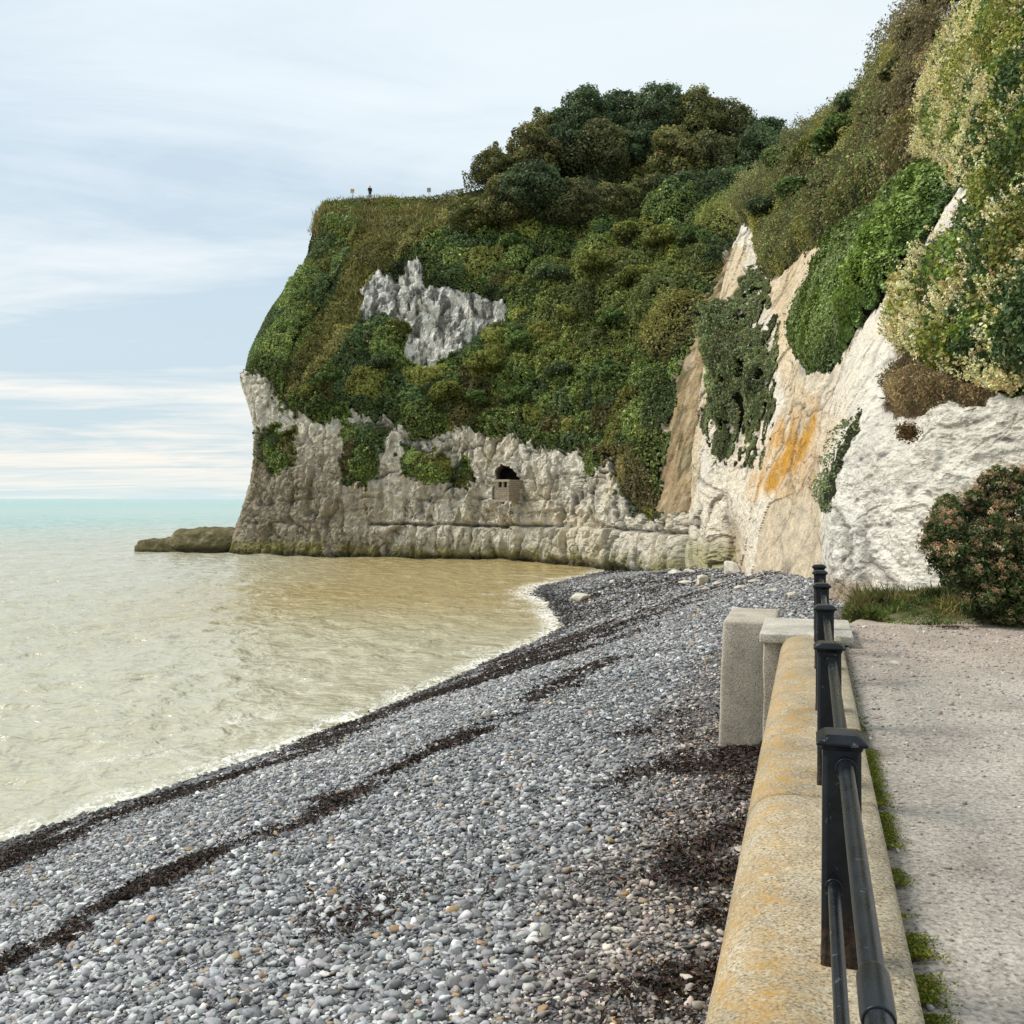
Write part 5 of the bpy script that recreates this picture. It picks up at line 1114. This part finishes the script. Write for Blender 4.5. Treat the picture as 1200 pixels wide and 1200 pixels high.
for k in range(40):
    l = lobes[k % len(lobes)]; a = brg.uniform(-.25, .25, 2); mb.tube([(a[0], a[1], -.05), (l[0] * .45 + a[0], l[1] * .5 + a[1], l[2] * .55), (l[0] + brg.uniform(-.2, .2), l[1], l[2] + l[5] * .7)], [.014, .010, .004], 5)
mb.build('stems', m_bark, bush)
# small plants on the white cliff face
for (px, py, w_, lab, cols) in [(1106, 524, .22, 'small russet plant growing from the white cliff face', [(.16, .09, .035), (.10, .09, .03), (.22, .13, .06)]), (1006, 520, .0, '', [])]:
    if w_ == 0: continue
    s = Vector(on_surface(CG, px, py)); k = 1100; C = unit(brg.normal(size=(k, 3))) * (brg.random((k, 1)) ** .6) * (1 + .35 * np.sin(brg.random((k, 1)) * 40)) * [w_ * 1.0, .10, w_ * .75]; v, f, c = leaf_geo(C, unit(C + [0, -.2, .1]), brg.uniform(.045, .085, k), palette(k, cols, None, .2), .5, .7)
    o = link('cliff_plant', mesh_np('cliff_plant', v, f, c, smooth=False), m_leaf); o.location = s + Vector((-.08, -.1, 0)); tag(o, lab, 'plant')

# ================================================================ boulders, rock ledge
import bmesh
def boulder(name, label, cat, px, py, d, w, h, dpt, mat, seed, grp=None, sink=.25, col=None):
    bm = bmesh.new(); bmesh.ops.create_icosphere(bm, subdivisions=5, radius=1.0); me = bpy.data.meshes.new(name); bm.to_mesh(me); bm.free()
    co = np.empty(len(me.vertices) * 3, np.float32); me.vertices.foreach_get('co', co); co = co.reshape(-1, 3).astype(float)
    rg = np.random.default_rng(seed); 
    for _ in range(11):                                   # cleave flat faces off the ball
        n_ = rg.normal(size=3); n_ /= np.linalg.norm(n_); cut = rg.uniform(.55, .85); s = co @ n_; co -= np.clip(s - cut, 0, 9)[:, None] * n_ * .92
    co *= 1 + .10 * fbm(co, 1.6, 3, seed)[:, None] + .035 * fbm(co, 6, 3, seed + 1)[:, None]; co *= [w / 2, dpt / 2, h / 2 * 1.3]
    me.vertices.foreach_set('co', co.astype(np.float32).ravel()); me.polygons.foreach_set('use_smooth', np.full(len(me.polygons), True))
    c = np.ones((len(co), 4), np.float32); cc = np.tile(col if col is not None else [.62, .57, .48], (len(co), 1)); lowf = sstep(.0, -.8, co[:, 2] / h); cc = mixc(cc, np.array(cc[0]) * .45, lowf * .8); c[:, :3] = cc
    a = me.color_attributes.new('Col', 'FLOAT_COLOR', 'POINT'); a.data.foreach_set('color', c.ravel())
    o = link(name, me, mat); x = (px - HX) / F * d; o.location = (x, d, EYE - (py - HY) / F * d + h * (.5 - sink)); o.rotation_euler = (0, 0, rg.uniform(0, 6.28) if w < 6 else 0)
    return tag(o, label, cat, grp)
m_bould = rock_mat('boulder_chalk', 3.5, (.08, .02))
gB = 'white chalk boulders fallen on the beach'
for (px, py, wpx, hpx, lab) in [(679, 704, 24, 13, 'large white boulder alone at the water edge of the beach'), (717, 683, 7, 5, 'small white stone on the dark weed left of the boulder group'), (791, 672, 17, 7, 'flat white boulder at the left of the group by the cliff foot'), (823, 685, 18, 15, 'pointed white boulder standing in the middle of the group'), (803, 684, 15, 6, 'low white boulder left of the pointed one'), (808, 671, 11, 6, 'small white boulder behind the pointed one'), (843, 686, 12, 6, 'small white boulder right of the pointed one'), (825, 692, 10, 5, 'small grey white stone in front of the pointed boulder'), (858, 672, 22, 22, 'big pale boulder at the foot of the talus slope'), (868, 690, 14, 6, 'low pale stone on the shingle below the talus'), (930, 700, 14, 8, 'pale stone on the shingle behind the buttress'), (884, 682, 10, 5, 'small pale stone at the lower edge of the talus'), (780, 660, 10, 5, 'small pale stone far back against the dark weed'), (905, 693, 9, 5, 'small white stone between talus and buttress')]:
    x, d = beach_hit(px, py); d = float(d[0]); boulder('boulder', lab, 'boulder', px, py, d, 1.55 * wpx / F * d, 0.85 * hpx / F * d, wpx / F * d * .9, m_bould, int(px * 7 + py), gB)
m_ledge = rock_mat('wet_ledge', 1.1, (.2, .06))
def ledge(label, px0, px1, ptop, pbot, d, dp, seed):
    bm = bmesh.new(); bmesh.ops.create_icosphere(bm, subdivisions=6, radius=1.0); me = bpy.data.meshes.new('rock_ledge'); bm.to_mesh(me); bm.free()
    co = np.empty(len(me.vertices) * 3, np.float32); me.vertices.foreach_get('co', co); co = co.reshape(-1, 3).astype(float)
    co /= ((np.abs(co) ** 5).sum(1) ** .2)[:, None]                      # squared-off slab
    w_ = (px1 - px0) / F * d / 2; h_ = (pbot - ptop) / F * d / 2 + .5
    co *= [w_, dp, h_]; co[:, 2] += np.where(co[:, 2] > 0, .35 * fbm(co, .35, 2, seed) , 0)
    nrm = unit(co / np.array([w_, dp, h_]) ** 2); co += nrm * (.45 * fbm(co, .5, 3, seed + 2) + .25 * ridged(co * [1, 1, 2], .6, 3, seed + 4) + .12 * fbm(co, 2.2, 3, seed + 5))[:, None]
    co[:, 1] += np.where(co[:, 2] > 0, .5 * co[:, 2], 0)
    me.vertices.foreach_set('co', co.astype(np.float32).ravel()); me.polygons.foreach_set('use_smooth', np.full(len(me.polygons), True))
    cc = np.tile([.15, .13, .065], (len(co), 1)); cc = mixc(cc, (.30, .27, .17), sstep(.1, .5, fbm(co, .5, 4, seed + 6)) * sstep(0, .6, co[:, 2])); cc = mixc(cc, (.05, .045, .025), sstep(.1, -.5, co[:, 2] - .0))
    c = np.ones((len(co), 4), np.float32); c[:, :3] = cc; a = me.color_attributes.new('Col', 'FLOAT_COLOR', 'POINT'); a.data.foreach_set('color', c.ravel())
    o = link('rock_ledge', me, m_ledge); x = ((px0 + px1) / 2 - HX) / F * d; o.location = (x, d, EYE - (ptop - HY) / F * d - h_ + .1); o.rotation_euler = (0, 0, .12)
    return tag(o, label, 'rock ledge', 'rock ledges off the headland')
ledge('low dark rock ledge running out into the sea, outer low part', 164, 222, 633, 645, 127, 2.2, 5)
ledge('weedy rock ledge joining the headland, higher inner part', 206, 282, 622, 646, 126, 3.2, 8)

# ================================================================ lookout in the cave
m_stone, nt, b = new_mat('lookout_masonry'); tc = nd(nt, 'ShaderNodeTexCoord').outputs['Object']
sx = nt.nodes.new('ShaderNodeSeparateXYZ'); nt.links.new(tc, sx.inputs[0]); cx = nt.nodes.new('ShaderNodeCombineXYZ'); nt.links.new(mth(nt, 'ADD', sx.outputs[0], sx.outputs[1]), cx.inputs[0]); nt.links.new(sx.outputs[2], cx.inputs[1])
br = nt.nodes.new('ShaderNodeTexBrick'); nt.links.new(cx.outputs[0], br.inputs['Vector']); br.inputs['Scale'].default_value = 1.0; br.inputs['Brick Width'].default_value = .42; br.inputs['Row Height'].default_value = .2; br.inputs['Mortar Size'].default_value = .025
br.inputs['Color1'].default_value = (.30, .235, .17, 1); br.inputs['Color2'].default_value = (.20, .155, .11, 1); br.inputs['Mortar'].default_value = (.36, .32, .25, 1)
k = mixn(nt, 1.0, br.outputs[0], ramp(nt, [(.3, .65), (.7, 1.2)], noise(nt, pos(nt), 5, 4)).outputs[0], 'MULTIPLY'); nt.links.new(k, b.inputs['Base Color']); b.inputs['Roughness'].default_value = .95
nt.links.new(bump(nt, br.outputs['Fac'], -.6, .03), b.inputs['Normal'])
m_dark = plain_mat('recess_shade', (.008, .008, .008), (.015, .014, .013), 3, 1, 0, 0)
m_lint = plain_mat('pale_lintel', (.34, .29, .21), (.46, .40, .30), 4, .9, .1, .01)
LD = 103.8; l0 = W(596.5, 586, LD); look = empty('cave_lookout', l0, 'small masonry lookout box with square windows built into the cliff cave', 'lookout', None, math.radians(-32))
ppm = LD / F; HB = 24 * ppm * 1.0                       # masonry height
wf_, ws_ = 1.75, 1.75                                   # front and side lengths along the box axes
def pane_wall(mb, x0, x1, y0, y1, z0, z1): mb.add([(x0, y0, z0), (x1, y0, z0), (x1, y1, z0), (x0, y1, z0), (x0, y0, z1), (x1, y0, z1), (x1, y1, z1), (x0, y1, z1)], [(0, 3, 2, 1), (4, 5, 6, 7), (0, 1, 5, 4), (1, 2, 6, 5), (2, 3, 7, 6), (3, 0, 4, 7)])
th = .22; mb = MB()                                     # front face along -x, side face along +y
zs0, zs1 = HB * .62, HB * .90
pane_wall(mb, -wf_, 0, 0, th, 0, zs0)
for a, b2 in ((-wf_, -1.28), (-.88, -.66), (-.26, 0)): pane_wall(mb, a, b2, 0.002, th - .002, zs0, zs1)
mb.build('front_wall', m_stone, look); mb = MB(); pane_wall(mb, -th, 0, th, ws_ + 1.2, 0, HB); mb.build('side_wall', m_stone, look)
mb = MB(); pane_wall(mb, -wf_ - .03, .03, -.03, th + .01, zs1, HB + .02); mb.build('lintel', m_lint, look)
mb = MB(); pane_wall(mb, -wf_ + .05, -th - .02, .9, .95, .05, HB - .05); mb.build('inner_shade', m_dark, look)  # near-black sheet standing in for the shade inside the lookout
mb = MB(); pane_wall(mb, -wf_, -th, th, ws_ + .4, -.02, .06); pane_wall(mb, -wf_ - .06, .06, -.08, .3, -.16, -.003); mb.build('floor_slab', m_lint, look)
mb = MB(); pane_wall(mb, -.95, -.7, -.12, .25, -.42, -.165); mb.build('corbel', m_bark, look)

# ================================================================ clifftop: person and notices
m_cloth = plain_mat('dark_clothes', (.012, .013, .018), (.03, .03, .036), 12, .9, .1, .004); m_skin = plain_mat('skin', (.42, .26, .18), (.5, .32, .23), 20, .6, .3, 0); m_hair = plain_mat('dark_hair', (.012, .009, .007), (.03, .022, .016), 40, .6, .3, .002); m_trs = plain_mat('grey_trousers', (.03, .032, .04), (.055, .058, .068), 12, .9, .1, .003)
def skinned(name, verts, edges, rad, mat, parent=None, sub=2):
    me = bpy.data.meshes.new(name); me.from_pydata(verts, edges, []); o = link(name, me, mat, parent); m = o.modifiers.new('skin', 'SKIN')
    if not me.skin_vertices: me.skin_vertices.new()
    for i, r in enumerate(rad): me.skin_vertices[0].data[i].radius = r if hasattr(r, '__len__') else (r, r); me.skin_vertices[0].data[i].use_root = (i == 0)
    s = o.modifiers.new('sub', 'SUBSURF'); s.levels = sub; s.render_levels = sub; m.use_smooth_shade = True; return o
def clifftop(px, py):
    c = HG['P'][:, -1, :]; x, y = proj(c); x = np.where(np.arange(len(x)) < len(x) * .14, 1e6, x); i = np.abs(x - px).argmin(); return tuple(c[i] + np.array([0, -.2, 0]))
pbase = Vector(clifftop(434, 233)); 
body_v = [(0, 0, .92), (0, .01, 1.10), (0, .015, 1.30), (0, .01, 1.42), (0, 0, 1.50), (0, -.01, 1.60), (0, -.015, 1.69),
          (.09, 0, .88), (.10, -.02, .50), (.10, .02, .09), (.10, -.12, .04), (-.09, 0, .88), (-.11, .0, .50), (-.12, .03, .09), (-.12, -.11, .04),
          (.19, .01, 1.38), (.24, .05, 1.12), (.20, -.08, .90), (.19, -.13, .83), (-.19, .01, 1.38), (-.25, .04, 1.12), (-.22, -.08, .90), (-.21, -.13, .83)]
body_e = [(0, 1), (1, 2), (2, 3), (3, 4), (4, 5), (5, 6), (0, 7), (7, 8), (8, 9), (9, 10), (0, 11), (11, 12), (12, 13), (13, 14), (3, 15), (15, 16), (16, 17), (17, 18), (3, 19), (19, 20), (20, 21), (21, 22)]
body_r = [(.15, .11), (.14, .10), (.17, .12), (.14, .09), .055, .085, .075, .09, .062, .045, .04, .09, .062, .045, .04, .065, .05, .038, .034, .065, .05, .038, .034]
per_ = skinned('person', body_v, body_e, body_r, m_skin); per_.location = pbase; per_.rotation_euler = (0, 0, .5)
tag(per_, 'person in dark clothes standing on the edge of the cliff top', 'person')
jk = skinned('jacket', [(0, 0, .86), (0, .01, 1.10), (0, .015, 1.30), (0, .01, 1.43), (.20, .01, 1.38), (.25, .05, 1.12), (.205, -.07, .92), (-.20, .01, 1.38), (-.26, .04, 1.12), (-.225, -.07, .92)], [(0, 1), (1, 2), (2, 3), (3, 4), (4, 5), (5, 6), (3, 7), (7, 8), (8, 9)], [(.185, .14), (.17, .125), (.195, .14), (.15, .10), .085, .068, .055, .085, .068, .055], m_cloth, per_)
tr_ = skinned('trousers', [(0, 0, .90), (.095, 0, .84), (.105, -.02, .50), (.105, .02, .10), (-.095, 0, .84), (-.115, 0, .50), (-.125, .03, .10)], [(0, 1), (1, 2), (2, 3), (0, 4), (4, 5), (5, 6)], [(.17, .125), .105, .08, .065, .105, .08, .065], m_trs, per_)
hr = skinned('hair', [(0, .02, 1.63), (0, .02, 1.70), (0, -.01, 1.735)], [(0, 1), (1, 2)], [.085, .09, .06], m_hair, per_)
m_sign = plain_mat('faded_notice', (.55, .50, .38), (.66, .62, .5), 8, .7, .3, 0); m_sign2 = plain_mat('grey_notice', (.34, .36, .36), (.44, .46, .46), 8, .7, .3, 0); m_post = plain_mat('grey_post', (.25, .24, .22), (.36, .34, .31), 10, .8, .2, .003)
for (px, py, mat, lab) in [(413, 234, m_sign, 'faded cream notice on a thin post left of the person'), (503, 231, m_sign2, 'grey notice on a thin post between the person and the trees')]:
    s = empty('notice_sign', clifftop(px, py), lab, 'sign', 'notices along the cliff edge', .12)
    mb = MB(); mb.tube([(0, 0, -.3), (0, 0, 1.25)], .035, 8); mb.build('post', m_post, s)
    mb = MB(); mb.loft([[(-.26, -.05, .82), (.26, -.05, .82), (.26, -.02, .82), (-.26, -.02, .82)], [(-.26, -.05, 1.42), (.26, -.05, 1.42), (.26, -.02, 1.42), (-.26, -.02, 1.42)]]); mb.build('board', mat, s, False, .01)
    mb = MB(); mb.loft([[(-.20, -.056, 1.02), (.20, -.056, 1.02), (.20, -.052, 1.02), (-.20, -.052, 1.02)], [(-.20, -.056, 1.34), (.20, -.056, 1.34), (.20, -.052, 1.34), (-.20, -.052, 1.34)]]); mb.build('notice_panel', m_post if mat is m_sign2 else plain_mat('ochre_panel', (.42, .30, .12), (.52, .38, .18), 9, .7, .2, 0), s)

# ================================================================ light, sky, camera
SUN_EL, SUN_AZ = math.radians(48), math.radians(-76)       # azimuth from +Y, negative = to the left, over the sea
w = bpy.data.worlds.new('World'); scene.world = w; w.use_nodes = True; nt = w.node_tree; bg = nt.nodes['Background']
sky = nt.nodes.new('ShaderNodeTexSky'); sky.sky_type = 'NISHITA'; sky.sun_disc = False; sky.sun_elevation = SUN_EL; sky.sun_rotation = SUN_AZ; sky.air_density = 1.0; sky.dust_density = 2.0; sky.ozone_density = 1.5
tc = nt.nodes.new('ShaderNodeTexCoord').outputs['Generated']; sx = nt.nodes.new('ShaderNodeSeparateXYZ'); nt.links.new(tc, sx.inputs[0])
zz = mth(nt, 'MAXIMUM', sx.outputs[2], 0.0); den = mth(nt, 'ADD', zz, 0.055)
cx = nt.nodes.new('ShaderNodeCombineXYZ'); nt.links.new(mth(nt, 'DIVIDE', sx.outputs[0], den), cx.inputs[0]); nt.links.new(mth(nt, 'DIVIDE', sx.outputs[1], den), cx.inputs[1])
def mapped(scale, rot, loc=(0, 0, 0)):
    m = nt.nodes.new('ShaderNodeMapping'); m.inputs['Scale'].default_value = scale; m.inputs['Rotation'].default_value = (0, 0, rot); m.inputs['Location'].default_value = loc; nt.links.new(cx.outputs[0], m.inputs['Vector']); return m.outputs[0]
c1 = noise(nt, mapped((.20, .46, 1), .35, (3.1, 1.7, 0)), 1.0, 8, .6, .9); c2 = noise(nt, mapped((.9, 1.7, 1), -.3), 1.0, 7, .62, 1.2)
cl = mth(nt, 'ADD', mth(nt, 'MULTIPLY', c1, .72), mth(nt, 'MULTIPLY', c2, .28))
# thin overcast: bluish grey veil, brighter streaks, warm towards the horizon, brightest up to the right
lowm = ramp(nt, [(0.0, 1.0), (0.07, .85), (0.20, .25), (0.33, 0.0)], zz).outputs[0]
veil = mixn(nt, lowm, (5.5, 6.65, 7.6), (5.6, 6.8, 7.4)); brt = mixn(nt, lowm, (8.0, 8.75, 9.2), (9.9, 9.15, 8.15))
cld = mixn(nt, ramp(nt, [(0.42, 0.0), (0.49, .38), (0.56, .75), (0.64, 1.0)], cl).outputs[0], veil, brt)
gx = mth(nt, 'ADD', mth(nt, 'MULTIPLY', sx.outputs[0], 1.1), mth(nt, 'MULTIPLY', zz, 1.15)); rb = ramp(nt, [(0.12, 0.0), (0.75, 1.0)], gx).outputs[0]
cld = mixn(nt, mth(nt, 'MULTIPLY', rb, .62), cld, (8.2, 8.9, 9.1))
hz = ramp(nt, [(0.0, 1.0), (0.035, 0.0)], zz).outputs[0]; cld = mixn(nt, mth(nt, 'MULTIPLY', hz, .6), cld, (7.2, 8.3, 8.3))
nt.links.new(mixn(nt, 0.90, sky.outputs[0], cld), bg.inputs['Color']); bg.inputs['Strength'].default_value = 0.116
sl = bpy.data.lights.new('sun', 'SUN'); sl.energy = 3.6; sl.angle = math.radians(20); sl.color = (1.0, .945, .86); so = bpy.data.objects.new('sun', sl); COL.objects.link(so)
dirv = Vector((math.sin(SUN_AZ) * math.cos(SUN_EL), math.cos(SUN_AZ) * math.cos(SUN_EL), math.sin(SUN_EL))); so.rotation_euler = dirv.to_track_quat('Z', 'Y').to_euler(); so.location = dirv * 200
cam = bpy.data.cameras.new('camera'); co = bpy.data.objects.new('camera', cam); COL.objects.link(co); scene.camera = co
cam.sensor_width = 36; cam.lens = 36 * F / 1200; cam.shift_y = -16 / 1200; co.location = (0, 0, EYE); co.rotation_euler = (math.pi / 2, 0, 0); cam.clip_start = .05; cam.clip_end = 60000
scene.view_settings.view_transform = 'Standard'; scene.view_settings.look = 'None'; scene.view_settings.exposure = 0; scene.view_settings.gamma = 1
scene.render.engine = 'CYCLES'; scene.cycles.max_bounces = 6; scene.cycles.diffuse_bounces = 3; scene.cycles.use_denoising = True
